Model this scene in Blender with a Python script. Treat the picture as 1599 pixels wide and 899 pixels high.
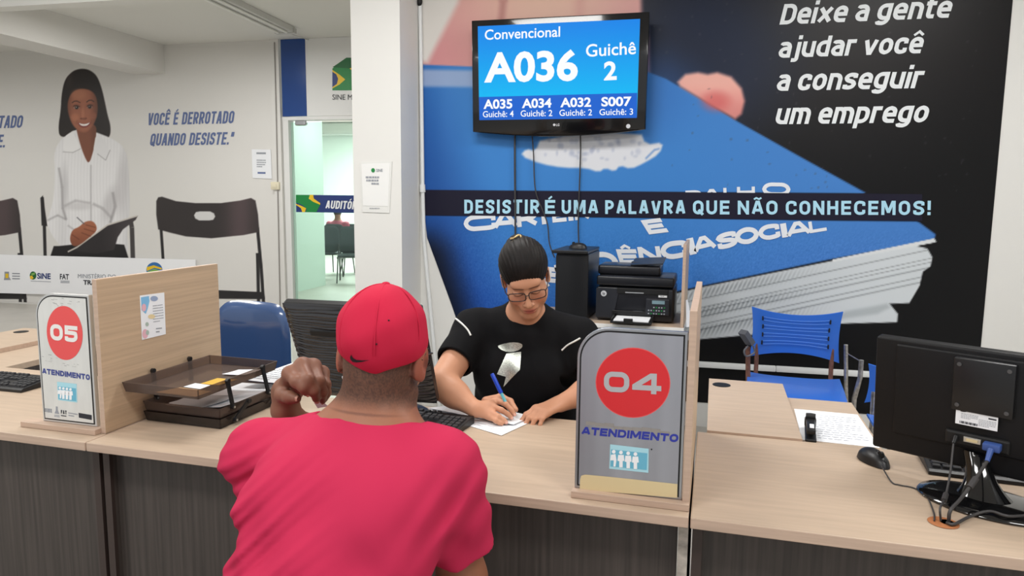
import bpy, bmesh, math, random
import numpy as np
from mathutils import Matrix, Vector
from math import radians, sin, cos, pi, tan, atan2, sqrt

random.seed(7)
rng = np.random.default_rng(11)
S = bpy.context.scene
for o in list(bpy.data.objects):
    bpy.data.objects.remove(o)

# ------------------------------------------------------------------ camera
F = 1127.4                       # focal length in photo pixels (1599 wide)
PITCH, ROLL, YAW, EYE = radians(7.18), radians(.5585), radians(12.9), 1.45
cp, sp, cr, sr = cos(PITCH), sin(PITCH), cos(ROLL), sin(ROLL)
_fw = np.array([0, cp, -sp]); _rt = np.array([1., 0, 0]); _up = np.array([0, sp, cp])
_r2, _u2 = cr*_rt + sr*_up, -sr*_rt + cr*_up
_Rz = np.array([[cos(YAW), -sin(YAW), 0], [sin(YAW), cos(YAW), 0], [0, 0, 1]])
R2, U2, FW = _Rz @ _r2, _Rz @ _u2, _Rz @ _fw
CAM = np.array([0, 0, EYE])
cam_d = bpy.data.cameras.new('camera')
cam_d.sensor_width = 36; cam_d.lens = F*36/1599; cam_d.clip_start = .05
cam = bpy.data.objects.new('camera', cam_d)
S.collection.objects.link(cam)
cam.matrix_world = Matrix(((R2[0], U2[0], -FW[0], 0), (R2[1], U2[1], -FW[1], 0), (R2[2], U2[2], -FW[2], EYE), (0, 0, 0, 1)))
S.camera = cam

# ------------------------------------------------------------------ exposure, world, lamps
vs = S.view_settings
vs.view_transform = 'Standard'; vs.look = 'None'; vs.gamma = 1; vs.use_curve_mapping = False
vs.exposure = 0.0
w = bpy.data.worlds.new('daylight'); S.world = w; w.use_nodes = True
w.node_tree.nodes['Background'].inputs[0].default_value = (.93, .96, 1, 1)
w.node_tree.nodes['Background'].inputs[1].default_value = .75

def area(name, loc, size, power, rot=(0, 0, 0), col=(1, .985, .96)):
    d = bpy.data.lights.new(name, 'AREA'); d.shape = 'RECTANGLE'; d.size, d.size_y = size
    d.energy = power; d.color = col
    o = bpy.data.objects.new(name, d); S.collection.objects.link(o); o.location = loc; o.rotation_euler = rot
    return o
for lx, ly, pw in ((-3.6, .2, 42), (-1.1, .2, 42), (1.4, .2, 42), (-3.6, 2.6, 38), (-1.1, 2.9, 40), (1.4, 2.9, 40)):
    area('ceiling_lamp', (lx, ly, 3.12), (1.2, .5), pw)
area('hall_lamp', (-4.4, 5.9, 3.1), (1.2, .4), 48)
area('hall_lamp', (-8.4, 5.4, 3.0), (1.2, .4), 48)
area('auditorium_lamp', (-6.2, 13.8, 3.0), (3.0, 2.0), 430, col=(.98, 1, .99))
area('auditorium_lamp', (-4.4, 10.2, 3.0), (1.2, .6), 36, col=(.97, 1, .98))

# ------------------------------------------------------------------ picture point -> place point (measuring helpers)
def ray(px, py):
    return FW + R2*(px-799.5)/F - U2*(py-449.5)/F
def at(px, py, d):
    return CAM + ray(px, py)*d
def onp(px, py, p0, n):
    d = ray(px, py); n = np.array(n, float)
    return CAM + d*(n @ (np.array(p0)-CAM))/(n @ d)
def ony(px, py, y): return onp(px, py, (0, y, 0), (0, 1, 0))
def onz(px, py, z): return onp(px, py, (0, 0, z), (0, 0, 1))
def proj(P):
    v = np.asarray(P, float) - CAM
    z = v @ FW
    return 799.5 + F*(v @ R2)/z, 449.5 - F*(v @ U2)/z

# ------------------------------------------------------------------ materials
def lin(c):
    c = np.asarray(c, float)/255
    return np.where(c <= .04045, c/12.92, ((c+.055)/1.055)**2.4)
MATS = {}
def mat(name, rgb, rough=.5, metal=0., noise=None, bump=None, trans=0., alpha=1., ior=1.45, coat=0., emit=None, spec=.5):
    """noise = (scale xyz, amount, detail): value variation in object space; bump = (scale xyz, strength)"""
    if name in MATS: return MATS[name]
    m = bpy.data.materials.new(name); m.use_nodes = True
    nt = m.node_tree; b = nt.nodes['Principled BSDF']
    c = (*lin(rgb), 1)
    b.inputs['Base Color'].default_value = c
    b.inputs['Roughness'].default_value = rough; b.inputs['Metallic'].default_value = metal
    b.inputs['IOR'].default_value = ior; b.inputs['Transmission Weight'].default_value = trans
    b.inputs['Alpha'].default_value = alpha; b.inputs['Coat Weight'].default_value = coat
    b.inputs['Specular IOR Level'].default_value = spec
    if emit:
        b.inputs['Emission Color'].default_value = (*lin(emit[0]), 1); b.inputs['Emission Strength'].default_value = emit[1]
    def noisenode(scale, detail=4):
        tc = nt.nodes.new('ShaderNodeTexCoord'); mp = nt.nodes.new('ShaderNodeMapping')
        nt.links.new(tc.outputs['Object'], mp.inputs[0]); mp.inputs['Scale'].default_value = scale
        n = nt.nodes.new('ShaderNodeTexNoise'); n.inputs['Scale'].default_value = 1; n.inputs['Detail'].default_value = detail
        nt.links.new(mp.outputs[0], n.inputs['Vector']); return n
    if noise:
        n = noisenode(noise[0], noise[2] if len(noise) > 2 else 4)
        rp = nt.nodes.new('ShaderNodeValToRGB')
        a = noise[1]; base = np.array(c[:3])
        rp.color_ramp.elements[0].position = .3; rp.color_ramp.elements[1].position = .7
        rp.color_ramp.elements[0].color = (*(base*(1-a)), 1); rp.color_ramp.elements[1].color = (*np.clip(base*(1+a), 0, 1), 1)
        nt.links.new(n.outputs['Fac'], rp.inputs[0]); nt.links.new(rp.outputs[0], b.inputs['Base Color'])
    if bump:
        n = noisenode(bump[0]); bp = nt.nodes.new('ShaderNodeBump'); bp.inputs['Strength'].default_value = bump[1]
        bp.inputs['Distance'].default_value = .004
        nt.links.new(n.outputs['Fac'], bp.inputs['Height']); nt.links.new(bp.outputs[0], b.inputs['Normal'])
    MATS[name] = m
    return m
def vmat(name, rough=.5, bump=None, spec=.5, sss=0.):
    """colour from the mesh's own 'Col' attribute (printed or naturally varied colour)"""
    m = mat(name, (200, 200, 200), rough, bump=bump, spec=spec)
    nt = m.node_tree; a = nt.nodes.new('ShaderNodeVertexColor'); a.layer_name = 'Col'
    b = nt.nodes['Principled BSDF']
    nt.links.new(a.outputs[0], b.inputs['Base Color'])
    if sss:
        b.inputs['Subsurface Weight'].default_value = sss; b.inputs['Subsurface Radius'].default_value = (.012, .005, .003)
        b.inputs['Subsurface Scale'].default_value = 1
    return m

# ------------------------------------------------------------------ objects
WM = {}                      # world matrices of Empties and parts
def tag(o, label=None, cat=None, group=None, kind=None):
    if label: o['label'] = label
    if cat: o['category'] = cat
    if group: o['group'] = group
    if kind: o['kind'] = kind
    return o
def TR(loc=(0, 0, 0), rz=0., rx=0., ry=0.):
    return Matrix.Translation(Vector([float(v) for v in loc])) @ Matrix.Rotation(rz, 4, 'Z') @ Matrix.Rotation(ry, 4, 'Y') @ Matrix.Rotation(rx, 4, 'X')
def thing(name, label, cat, M=Matrix(), group=None):
    o = bpy.data.objects.new(name, None); S.collection.objects.link(o)
    o.empty_display_size = .1
    o.matrix_world = M; WM[o] = M.copy()
    return tag(o, label, cat, group)
def copy_thing(o, M, label=None, group=None):
    c = o.copy(); S.collection.objects.link(c); c.matrix_world = M; WM[c] = M.copy()
    if label: c['label'] = label
    if group: c['group'] = group
    def rec(src, dst):
        for ch in list(src.children):
            k = ch.copy(); S.collection.objects.link(k); k.parent = dst; k.matrix_parent_inverse = ch.matrix_parent_inverse.copy()
            rec(ch, k)
    rec(o, c)
    return c
def place(name, me, mats, parent=None, M=None, smooth=None):
    """link a mesh. M: where its own coordinates sit in the parent (or in the world when it has none)"""
    for m in (mats if isinstance(mats, (list, tuple)) else [mats]): me.materials.append(m)
    o = bpy.data.objects.new(name, me); S.collection.objects.link(o)
    M = M or Matrix()
    if parent:
        o.parent = parent; WM[o] = WM[parent] @ M
    else: WM[o] = M.copy()
    o.matrix_local = M
    if smooth is not None:
        me.shade_smooth()
        if smooth < 170: me.set_sharp_from_angle(angle=radians(smooth))
    return o

class MB:
    """collects shapes into ONE mesh"""
    def __init__(s): s.bm = bmesh.new()
    def _fin(s, n0f, mi, M, verts):
        if M is not None: bmesh.ops.transform(s.bm, matrix=M, verts=verts)
        s.bm.faces.ensure_lookup_table()
        for f in s.bm.faces[n0f:]: f.material_index = mi
    def box(s, c, size, M=None, bev=0., mi=0, seg=2):
        t = bmesh.new(); bmesh.ops.create_cube(t, size=1)
        bmesh.ops.scale(t, vec=size, verts=t.verts)
        if bev: bmesh.ops.bevel(t, geom=t.edges[:], offset=bev, segments=seg, affect='EDGES', profile=.5)
        bmesh.ops.translate(t, vec=c, verts=t.verts)
        return s.merge(t, M, mi)
    def merge(s, t, M=None, mi=0):
        if M is not None: bmesh.ops.transform(t, matrix=M, verts=t.verts)
        mp = {}
        for v in t.verts: mp[v] = s.bm.verts.new(v.co)
        for f in t.faces:
            try:
                g = s.bm.faces.new([mp[v] for v in f.verts]); g.material_index = mi
            except ValueError: pass
        t.free(); return s
    def poly(s, pts, mi=0):
        vs_ = [s.bm.verts.new([float(a) for a in p]) for p in pts]
        f = s.bm.faces.new(vs_); f.material_index = mi
        return s
    def prism(s, pts2, z0, z1, M=None, mi=0, bev=0., side_mi=None):
        """outline in local xy, extruded along local z"""
        t = bmesh.new()
        a = [t.verts.new((float(p[0]), float(p[1]), z0)) for p in pts2]; b = [t.verts.new((float(p[0]), float(p[1]), z1)) for p in pts2]
        n = len(a)
        t.faces.new(a[::-1]); top = t.faces.new(b)
        for i in range(n): t.faces.new((a[i], a[(i+1) % n], b[(i+1) % n], b[i]))
        bmesh.ops.recalc_face_normals(t, faces=t.faces)
        if bev:
            es = [e for e in t.edges if all(v in a for v in e.verts) or all(v in b for v in e.verts)]
            bmesh.ops.bevel(t, geom=es, offset=bev, segments=2, affect='EDGES', profile=.5)
        return s.merge(t, M, mi)
    def tube(s, path, r, seg=10, mi=0, closed=False, M=None):
        P = [Vector([float(a) for a in p]) for p in path]; n = len(P)
        rr = r if isinstance(r, (list, tuple)) else [r]*n
        t = bmesh.new(); rings = []; prev = None
        for i in range(n):
            d = (P[min(i+1, n-1)]-P[max(i-1, 0)]) if not closed else P[(i+1) % n]-P[i-1]
            d = d.normalized() if d.length > 1e-9 else Vector((0, 0, 1))
            if prev is None:
                x = d.orthogonal().normalized()
            else:
                x = prev - d*prev.dot(d); x = x.normalized() if x.length > 1e-6 else d.orthogonal().normalized()
            prev = x; y = d.cross(x)
            rings.append([t.verts.new(P[i] + (x*cos(2*pi*k/seg)+y*sin(2*pi*k/seg))*rr[i]) for k in range(seg)])
        m = n if closed else n-1
        for i in range(m):
            A, B = rings[i], rings[(i+1) % n]
            for k in range(seg): t.faces.new((A[k], A[(k+1) % seg], B[(k+1) % seg], B[k]))
        if not closed:
            t.faces.new(rings[0][::-1]); t.faces.new(rings[-1])
        return s.merge(t, M, mi)
    def cyl(s, p0, p1, r0, r1=None, seg=20, mi=0, M=None):
        return s.tube([p0, p1], [r0, r0 if r1 is None else r1], seg, mi, M=M)
    def bar(s, p0, p1, w, h, mi=0, M=None, upv=(0, 0, 1)):
        """rectangular bar from p0 to p1: w across, h along upv"""
        p0, p1 = Vector([float(a) for a in p0]), Vector([float(a) for a in p1]); d = (p1-p0).normalized(); u = Vector(upv)
        x = d.cross(u); x = x.normalized() if x.length > 1e-5 else d.orthogonal().normalized()
        y = x.cross(d).normalized()
        t = bmesh.new()
        q = [[t.verts.new(p + x*sx*w/2 + y*sy*h/2) for sx, sy in ((-1, -1), (1, -1), (1, 1), (-1, 1))] for p in (p0, p1)]
        t.faces.new(q[0][::-1]); t.faces.new(q[1])
        for k in range(4): t.faces.new((q[0][k], q[0][(k+1) % 4], q[1][(k+1) % 4], q[1][k]))
        bmesh.ops.recalc_face_normals(t, faces=t.faces)
        return s.merge(t, M, mi)
    def ell(s, c, r, M=None, mi=0, u=24, v=14):
        t = bmesh.new(); bmesh.ops.create_uvsphere(t, u_segments=u, v_segments=v, radius=1)
        bmesh.ops.scale(t, vec=r if hasattr(r, '__len__') else (r, r, r), verts=t.verts); bmesh.ops.translate(t, vec=[float(a) for a in c], verts=t.verts)
        return s.merge(t, M, mi)
    def lathe(s, prof, M=None, mi=0, seg=28):
        """profile of (radius, z) turned about local z"""
        t = bmesh.new(); rings = []
        for r, z in prof:
            rings.append([t.verts.new((r*cos(2*pi*k/seg), r*sin(2*pi*k/seg), z)) for k in range(seg)])
        for A, B in zip(rings, rings[1:]):
            for k in range(seg): t.faces.new((A[k], A[(k+1) % seg], B[(k+1) % seg], B[k]))
        t.faces.new(rings[0][::-1]); t.faces.new(rings[-1])
        return s.merge(t, M, mi)
    def grid(s, fn, nu, nv, mi=0, thick=0., M=None):
        """fn(u,v)->xyz over the unit square; thick adds depth along the normal"""
        t = bmesh.new()
        V = [[t.verts.new([float(a) for a in fn(i/nu, j/nv)]) for j in range(nv+1)] for i in range(nu+1)]
        for i in range(nu):
            for j in range(nv): t.faces.new((V[i][j], V[i+1][j], V[i+1][j+1], V[i][j+1]))
        if thick:
            t.normal_update()
            bmesh.ops.solidify(t, geom=t.faces[:], thickness=thick)
        return s.merge(t, M, mi)
    def raw(s, verts, faces, mi=0):
        vv = [s.bm.verts.new([float(a) for a in p]) for p in verts]
        for f in faces:
            try: g = s.bm.faces.new([vv[i] for i in f]); g.material_index = mi
            except ValueError: pass
        return s
    def build(s, name, mats, parent=None, M=None, smooth=None, world=False, bevel=0.):
        if bevel: pass
        if world and parent is not None:
            bmesh.ops.transform(s.bm, matrix=WM[parent].inverted(), verts=s.bm.verts)
        me = bpy.data.meshes.new(name)
        s.bm.normal_update(); s.bm.to_mesh(me); s.bm.free()
        return place(name, me, mats, parent, M, smooth)
    def build_at(s, name, mats, loc, smooth=None):
        """a top-level one-mesh thing whose shapes were given in world space; origin goes to loc"""
        bmesh.ops.translate(s.bm, vec=[-float(a) for a in loc], verts=s.bm.verts)
        return s.build(name, mats, None, TR(loc), smooth)

# ------------------------------------------------------------------ lettering
_T = {}
def text_geo(body, bold=0., space=1.):
    k = (body, bold, space)
    if k in _T: return _T[k]
    cu = bpy.data.curves.new('lettering', 'FONT'); cu.body = body; cu.size = 1; cu.offset = bold; cu.space_character = space
    cu.resolution_u = 4; cu.dimensions = '2D'; cu.fill_mode = 'FRONT'
    o = bpy.data.objects.new('lettering', cu); S.collection.objects.link(o)
    bpy.context.view_layer.update()
    me = o.evaluated_get(bpy.context.evaluated_depsgraph_get()).to_mesh()
    V = np.array([v.co[:2] for v in me.vertices]); Fc = [tuple(p.vertices) for p in me.polygons]
    o.evaluated_get(bpy.context.evaluated_depsgraph_get()).to_mesh_clear()
    bpy.data.objects.remove(o); bpy.data.curves.remove(cu)
    _T[k] = (V, Fc); return _T[k]
def put_text(mb, body, bl, br, tl, mi=0, bold=0., space=1., ref='H', lift=None):
    """bl, br: baseline ends; tl: top of a capital above bl (three points in space)"""
    V, Fc = text_geo(body, bold, space)
    H = text_geo(ref, bold)[0][:, 1].max()
    bl, br, tl = (np.asarray(p, float) for p in (bl, br, tl))
    x0, x1 = V[:, 0].min(), V[:, 0].max()
    P = bl + ((V[:, 0]-x0)/(x1-x0))[:, None]*(br-bl) + (V[:, 1]/H)[:, None]*(tl-bl)
    if lift is not None: P = P + np.asarray(lift, float)
    mb.raw(P, Fc, mi)
def lines_of_print(mb, o, u, v, n, fill=.9, mi=0, seed=1, h=.45):
    """rows of small unreadable print as short dashes: o top-left, u across, v down (whole block)"""
    r = random.Random(seed); o, u, v = (np.asarray(a, float) for a in (o, u, v))
    for i in range(n):
        x = 0.; end = 1. if i < n-1 else .6
        while x < end*fill:
            wd = r.uniform(.05, .14); a = o+u*x+v*(i+.2)/n; b = o+u*min(x+wd, end)+v*(i+.2)/n
            mb.poly([a, b, b+v*h/n, a+v*h/n], mi); x += wd+.025

# ------------------------------------------------------------------ printed pictures: colour over a flat sheet
def sd_poly(X, Y, poly):
    P = np.asarray(poly, float); d = np.full(X.shape, 1e9); ins = np.zeros(X.shape, bool)
    n = len(P)
    for i in range(n):
        a, b = P[i], P[(i+1) % n]; e = b-a
        t = np.clip(((X-a[0])*e[0]+(Y-a[1])*e[1])/max(e @ e, 1e-9), 0, 1)
        d = np.minimum(d, np.hypot(X-a[0]-t*e[0], Y-a[1]-t*e[1]))
        c = (a[1] > Y) != (b[1] > Y)
        if abs(e[1]) > 1e-9: ins ^= c & (X < a[0]+(Y-a[1])*e[0]/e[1])
    return np.where(ins, -d, d)
def sstep(a, b, x):
    t = np.clip((x-a)/(b-a), 0, 1); return t*t*(3-2*t)
class Print:
    def __init__(s, X, Y, base): s.X, s.Y = X, Y; s.C = np.empty(X.shape+(3,)); s.C[:] = base
    def fill(s, poly, col, blur=.8, op=1., sm=0):
        P = chaikin(poly, sm) if sm else np.asarray(poly, float); m = blur+2
        sel = (s.X > P[:, 0].min()-m) & (s.X < P[:, 0].max()+m) & (s.Y > P[:, 1].min()-m) & (s.Y < P[:, 1].max()+m)
        if not sel.any(): return
        d = sd_poly(s.X[sel], s.Y[sel], P); a = (1-sstep(-blur, blur, d))*op
        col = col(s.X[sel], s.Y[sel]) if callable(col) else np.asarray(col, float)
        s.C[sel] = s.C[sel]*(1-a[:, None])+a[:, None]*col
    def blob(s, c, r, col, blur=.5, op=1., rot=0.):
        x, y = s.X-c[0], s.Y-c[1]
        x, y = x*cos(rot)+y*sin(rot), -x*sin(rot)+y*cos(rot)
        q = np.hypot(x/r[0], y/r[1]); a = (1-sstep(1-blur, 1+blur, q))*op
        s.C = s.C*(1-a[..., None])+a[..., None]*np.asarray(col, float)
    def line(s, pts, wdt, col, blur=.6, op=1.):
        for a, b in zip(pts, pts[1:]):
            a, b = np.array(a, float), np.array(b, float); d = (b-a)/max(np.hypot(*(b-a)), 1e-6); n = np.array([-d[1], d[0]])*wdt/2
            s.fill([a+n, b+n, b-n, a-n], col, blur, op)
def sheet_mesh(name, P, C, ALB=.9):
    """P (nu,nv,3) points and C (nu,nv,3) sRGB colours -> mesh with colour attribute"""
    nu, nv = P.shape[:2]; me = bpy.data.meshes.new(name)
    idx = np.arange(nu*nv).reshape(nu, nv)
    q = np.stack([idx[:-1, :-1], idx[1:, :-1], idx[1:, 1:], idx[:-1, 1:]], -1).reshape(-1, 4)
    mesh_from(me, P.reshape(-1, 3), q)
    set_col(me, lin(C.reshape(-1, 3))*ALB)
    return me
def mesh_from(me, V, Q):
    me.vertices.add(len(V)); me.vertices.foreach_set('co', np.ascontiguousarray(V, np.float32).ravel())
    k = Q.shape[1]; me.loops.add(Q.size); me.loops.foreach_set('vertex_index', np.ascontiguousarray(Q, np.int32).ravel())
    me.polygons.add(len(Q)); me.polygons.foreach_set('loop_start', np.arange(0, Q.size, k, dtype=np.int32))
    me.update(calc_edges=True); me.validate()
def set_col(me, rgb):
    a = me.color_attributes.new('Col', 'FLOAT_COLOR', 'POINT')
    c = np.ones((len(me.vertices), 4), np.float32); c[:, :3] = rgb
    a.data.foreach_set('color', c.ravel())
# ------------------------------------------------------------------ block letters drawn with a broad pen (for the bold condensed and the wide square lettering)
_r = .5   # 1 = rounded corner flag
GL = {
 'A': (1.05, [[(0, 0), (.4, 1), (.6, 1), (1, 0)], [(.2, .27), (.8, .27)]]),
 'B': (1, ['c', [(0, 0), (0, 1), (.92, 1, 1), (.92, .53, 1), (1, .5, 1), (1, 0, 1)], [(0, .52), (.9, .52)]]),
 'C': (1, [[(1, .80), (1, 1, 1), (0, 1, 1), (0, 0, 1), (1, 0, 1), (1, .20)]]),
 'D': (1, ['c', [(0, 0), (0, 1), (1, 1, 1), (1, 0, 1)]]),
 'E': (.85, [[(1, 1), (0, 1), (0, 0), (1, 0)], [(0, .51), (.9, .51)]]),
 'F': (.82, [[(1, 1), (0, 1), (0, 0)], [(0, .51), (.9, .51)]]),
 'G': (1, [[(1, .82), (1, 1, 1), (0, 1, 1), (0, 0, 1), (1, 0, 1), (1, .47), (.65, .47)]]),
 'H': (1, [[(0, 0), (0, 1)], [(1, 0), (1, 1)], [(0, .51), (1, .51)]]),
 'I': (0, [[(.5, 0), (.5, 1)]]),
 'L': (.8, [[(0, 1), (0, 0), (1, 0)]]),
 'M': (1.35, [[(0, 0), (0, 1), (.12, 1), (.5, .1), (.88, 1), (1, 1), (1, 0)]]),
 'N': (1.03, [[(0, 0), (0, 1)], [(.06, 1), (.94, 0)], [(1, 0), (1, 1)]]),
 'O': (1, ['c', [(0, 0, 1), (0, 1, 1), (1, 1, 1), (1, 0, 1)]]),
 'P': (.95, [[(0, 0), (0, 1), (1, 1, 1), (1, .42, 1), (0, .42)]]),
 'Q': (1, ['c', [(0, 0, 1), (0, 1, 1), (1, 1, 1), (1, 0, 1)], [(.6, .25), (1.05, -.12)]]),
 'R': (1, [[(0, 0), (0, 1), (1, 1, 1), (1, .46, 1), (0, .46)], [(.5, .46), (1, 0)]]),
 'S': (.95, [[(1, .84), (1, 1, 1), (0, 1, 1), (0, .54, 1), (1, .48, 1), (1, 0, 1), (0, 0, 1), (0, .16)]]),
 'T': (.95, [[(0, 1), (1, 1)], [(.5, 1), (.5, 0)]]),
 'U': (1, [[(0, 1), (0, 0, 1), (1, 0, 1), (1, 1)]]),
 'V': (1.05, [[(0, 1), (.4, 0), (.6, 0), (1, 1)]]),
 '0': (1, ['c', [(0, 0, 1), (0, 1, 1), (1, 1, 1), (1, 0, 1)]]),
 '3': (1, [[(0, .8), (0, 1, 1), (1, 1, 1), (1, .52, 1), (.35, .52)], [(.35, .52), (1, .52, 1), (1, 0, 1), (0, 0, 1), (0, .2)]]),
 '6': (1, [[(.95, .98), (.6, 1), (0, .8, 1), (0, 0, 1), (1, 0, 1), (1, .58, 1), (.1, .58)]]),
 '4': (1.15, [[(.8, 0), (.8, 1), (.68, 1), (0, .3), (0, .22), (1, .22)]]),
 '5': (1, [[(1, 1), (0, 1), (0, .58), (.9, .58, 1), (1, .5, 1), (1, 0, 1), (0, 0, 1), (0, .10)]]),
 '!': (0, [[(.5, .44), (.5, 1)], [(.5, 0), (.5, .02)]]),
 '.': (0, [[(.5, 0), (.5, .01)]]),
 '”': (.35, [[(0, .76), (.1, 1)], [(.9, .76), (1, 1)]]),
 'a': (.82, [[(.05, .71), (.1, .76, 1), (1, .76, 1), (1, 0)], ['k', (1, .45), (0, .45, 1), (0, 0, 1), (1, 0)]]),
 'c': (.8, [[(1, .62), (1, .76, 1), (0, .76, 1), (0, 0, 1), (1, 0, 1), (1, .13)]]),
 'd': (.88, ['c', [(1, 0), (1, .76), (0, .76, 1), (0, 0, 1)], [(1, 0), (1, 1.04)]]),
 'e': (.85, [[(0, .37), (1, .37), (1, .76, 1), (0, .76, 1), (0, 0, 1), (.92, 0)]]),
 'g': (.88, ['c', [(1, .02), (1, .76), (0, .76, 1), (0, .02, 1)], [(1, .76), (1, -.28, 1), (.05, -.28, 1), (0, -.2)]]),
 'i': (0, [[(.5, 0), (.5, .72)], [(.5, 1.12), (.5, 1.13)]]),
 'j': (.3, [[(1, .72), (1, -.28, 1), (0, -.28)], [(1, 1.12), (1, 1.13)]]),
 'm': (1.5, [[(0, 0), (0, .76), (.5, .76, 1), (.5, 0)], [(.5, .76), (1, .76, 1), (1, 0)]]),
 'n': (.86, [[(0, 0), (0, .76), (1, .76, 1), (1, 0)]]),
 'o': (.88, ['c', [(0, 0, 1), (0, .76, 1), (1, .76, 1), (1, 0, 1)]]),
 'p': (.88, ['c', [(0, 0), (0, .76), (1, .76, 1), (1, 0, 1)], [(0, .76), (0, -.3)]]),
 'r': (.5, [[(0, 0), (0, .76), (1, .76)]]),
 's': (.8, [[(1, .68), (1, .76, 1), (0, .76, 1), (0, .4, 1), (1, .37, 1), (1, 0, 1), (0, 0, 1), (0, .06)]]),
 't': (.5, [[(.3, 1), (.3, 0, 1), (1, 0)], [(0, .76), (1, .76)]]),
 'u': (.86, [[(0, .74), (0, 0, 1), (1, 0), (1, .74)]]),
 'v': (.9, [[(0, .74), (.42, 0), (.58, 0), (1, .74)]]),
 'x': (.9, [[(0, 0), (1, .74)], [(0, .74), (1, 0)]]),
 'b': (.88, ['c', [(0, 0), (0, .76), (1, .76, 1), (1, 0, 1)], [(0, .76), (0, 1.04)]]),
 'h': (.86, [[(0, 0), (0, 1.04)], [(0, .76), (1, .76, 1), (1, 0)]]), 'l': (0, [[(.5, 0), (.5, 1.04)]]),
}
ACC = {'Ê': ('E', '^'), 'É': ('E', '´'), 'Ã': ('A', '~'), 'Ó': ('O', '´'), 'ê': ('e', '^')}
def _round(pts, r, closed):
    out = []; n = len(pts)
    for i, p in enumerate(pts):
        P_ = np.array(p[:2], float)
        if len(p) > 2 and p[2] and (closed or 0 < i < n-1):
            a, b = np.array(pts[i-1][:2], float), np.array(pts[(i+1) % n][:2], float)
            la, lb = np.linalg.norm(a-P_), np.linalg.norm(b-P_); ra, rb = min(r, la*.5), min(r, lb*.5)
            A, B = P_+(a-P_)/max(la, 1e-9)*ra, P_+(b-P_)/max(lb, 1e-9)*rb
            for t in np.linspace(0, 1, 6): out.append((1-t)**2*A + 2*t*(1-t)*(P_*.72+(A+B)*.14) + t*t*B)
        else: out.append(P_)
    return out
def _pen(pts, wd, closed):
    """the pen's trace as a list of flat pieces (one per straight bit, plus joins)"""
    n = len(pts); out = []; h = wd/2
    if not closed:                       # square ends
        pts = [np.array(p, float) for p in pts]
        for i, j in ((0, 1), (-1, -2)):
            d = pts[i]-pts[j]; d = d/max(np.linalg.norm(d), 1e-9); pts[i] = pts[i]+d*h*(1 if max(abs(d)) > .985 else .45)
    seg = n if closed else n-1
    D_ = []
    for i in range(seg):
        d = pts[(i+1) % n]-pts[i]; D_.append(d/max(np.linalg.norm(d), 1e-9))
    for i in range(seg):
        p, q_ = pts[i], pts[(i+1) % n]; nn = np.array([-D_[i][1], D_[i][0]])*h
        out.append([p-nn, q_-nn, q_+nn, p+nn])
    for i in range(n if closed else n-2):
        j = i if closed else i+1
        d1, d2 = D_[(j-1) % seg], D_[j % seg]; c = d1[0]*d2[1]-d1[1]*d2[0]
        if abs(c) < 1e-3: continue
        s_ = -1 if c > 0 else 1
        n1, n2 = np.array([-d1[1], d1[0]])*h*s_, np.array([-d2[1], d2[0]])*h*s_
        m = n1+n2; k = h*h/max(np.dot(m/2, m/2), 1e-9)
        if k < 3.5: poly = [pts[j], pts[j]+n1, pts[j]+m/2*k, pts[j]+n2]
        else: poly = [pts[j], pts[j]+n1, pts[j]+n2]
        out.append(poly if s_ < 0 else poly[::-1])
    return out
def block_text(mb, body, bl, br, tl, mi=0, weight=.2, gap=.16, radius=.3, space=.24, lift=None):
    """bl, br: baseline ends; tl: cap top above bl. Letters share one pen; widths are fitted between bl and br."""
    bl, br, tl = (np.asarray(p, float) for p in (bl, br, tl))
    W = np.linalg.norm(br-bl)/np.linalg.norm(tl-bl); mbs = mb
    if isinstance(mbs, list): mbs.append(MB()); mb = mbs[-1]
    fix = 0; var = 0
    for ch in body:
        if ch == ' ': fix += space; continue
        wd = GL[ACC.get(ch, (ch,))[0]][0]; fix += weight+gap; var += wd
    fix -= gap
    k = (W-fix)/max(var, 1e-6)
    U, Vv = (br-bl)/W, (tl-bl)
    lift = np.zeros(3) if lift is None else np.asarray(lift, float)
    x = 0.; NN = np.cross(U, Vv); NN /= np.linalg.norm(NN); cnt = [0]
    def lay(pieces):
        for pc in pieces:
            e = NN*(cnt[0] % 24)*1.2e-5; cnt[0] += 1
            mb.poly([bl+U*q_[0]+Vv*q_[1]+lift+e for q_ in pc], mi)
    for ch in body:
        if ch == ' ':
            x += space
            if isinstance(mbs, list): mbs.append(MB()); mb = mbs[-1]
            continue
        base, acc = ACC.get(ch, (ch, None)); wd, strokes = GL[base]; gw = wd*k
        T = lambda p: (x+weight/2+p[0]*gw if wd else x+weight/2, weight/2+p[1]*(1-weight), *p[2:])
        closed = False
        for st in strokes:
            if st == 'c': closed = True; continue
            pts = [T(p) for p in st if p != 'k']
            R_ = _round(pts, min(radius, gw*.5) if wd else radius, closed)
            R_ = [p for i, p in enumerate(R_) if i == 0 or np.linalg.norm(p-R_[i-1]) > 1e-4]
            if closed and np.linalg.norm(R_[0]-R_[-1]) < 1e-4: R_.pop()
            lay(_pen(R_, weight, closed)); closed = False
        if acc:
            top = .9 if base.islower() else 1.08; cxm = x+(gw+weight)/2; s_ = .26; h_ = .16
            sh = {'^': [(-s_, 0), (0, h_), (s_, 0)], '´': [(-s_*.4, 0), (s_*.5, h_)], '~': [(-s_, .03), (-s_*.4, h_*.7), (s_*.4, .03), (s_, h_*.7)]}[acc]
            lay(_pen([np.array([cxm+a*min(1, gw+.3), top+b_]) for a, b_ in sh], weight*.62, False))
        x += gw+weight+gap
def chaikin(P, n=2):
    P = np.asarray(P, float)
    for _ in range(n):
        Q = np.roll(P, -1, 0); P = np.stack([.75*P+.25*Q, .25*P+.75*Q], 1).reshape(-1, 2)
    return P
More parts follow.
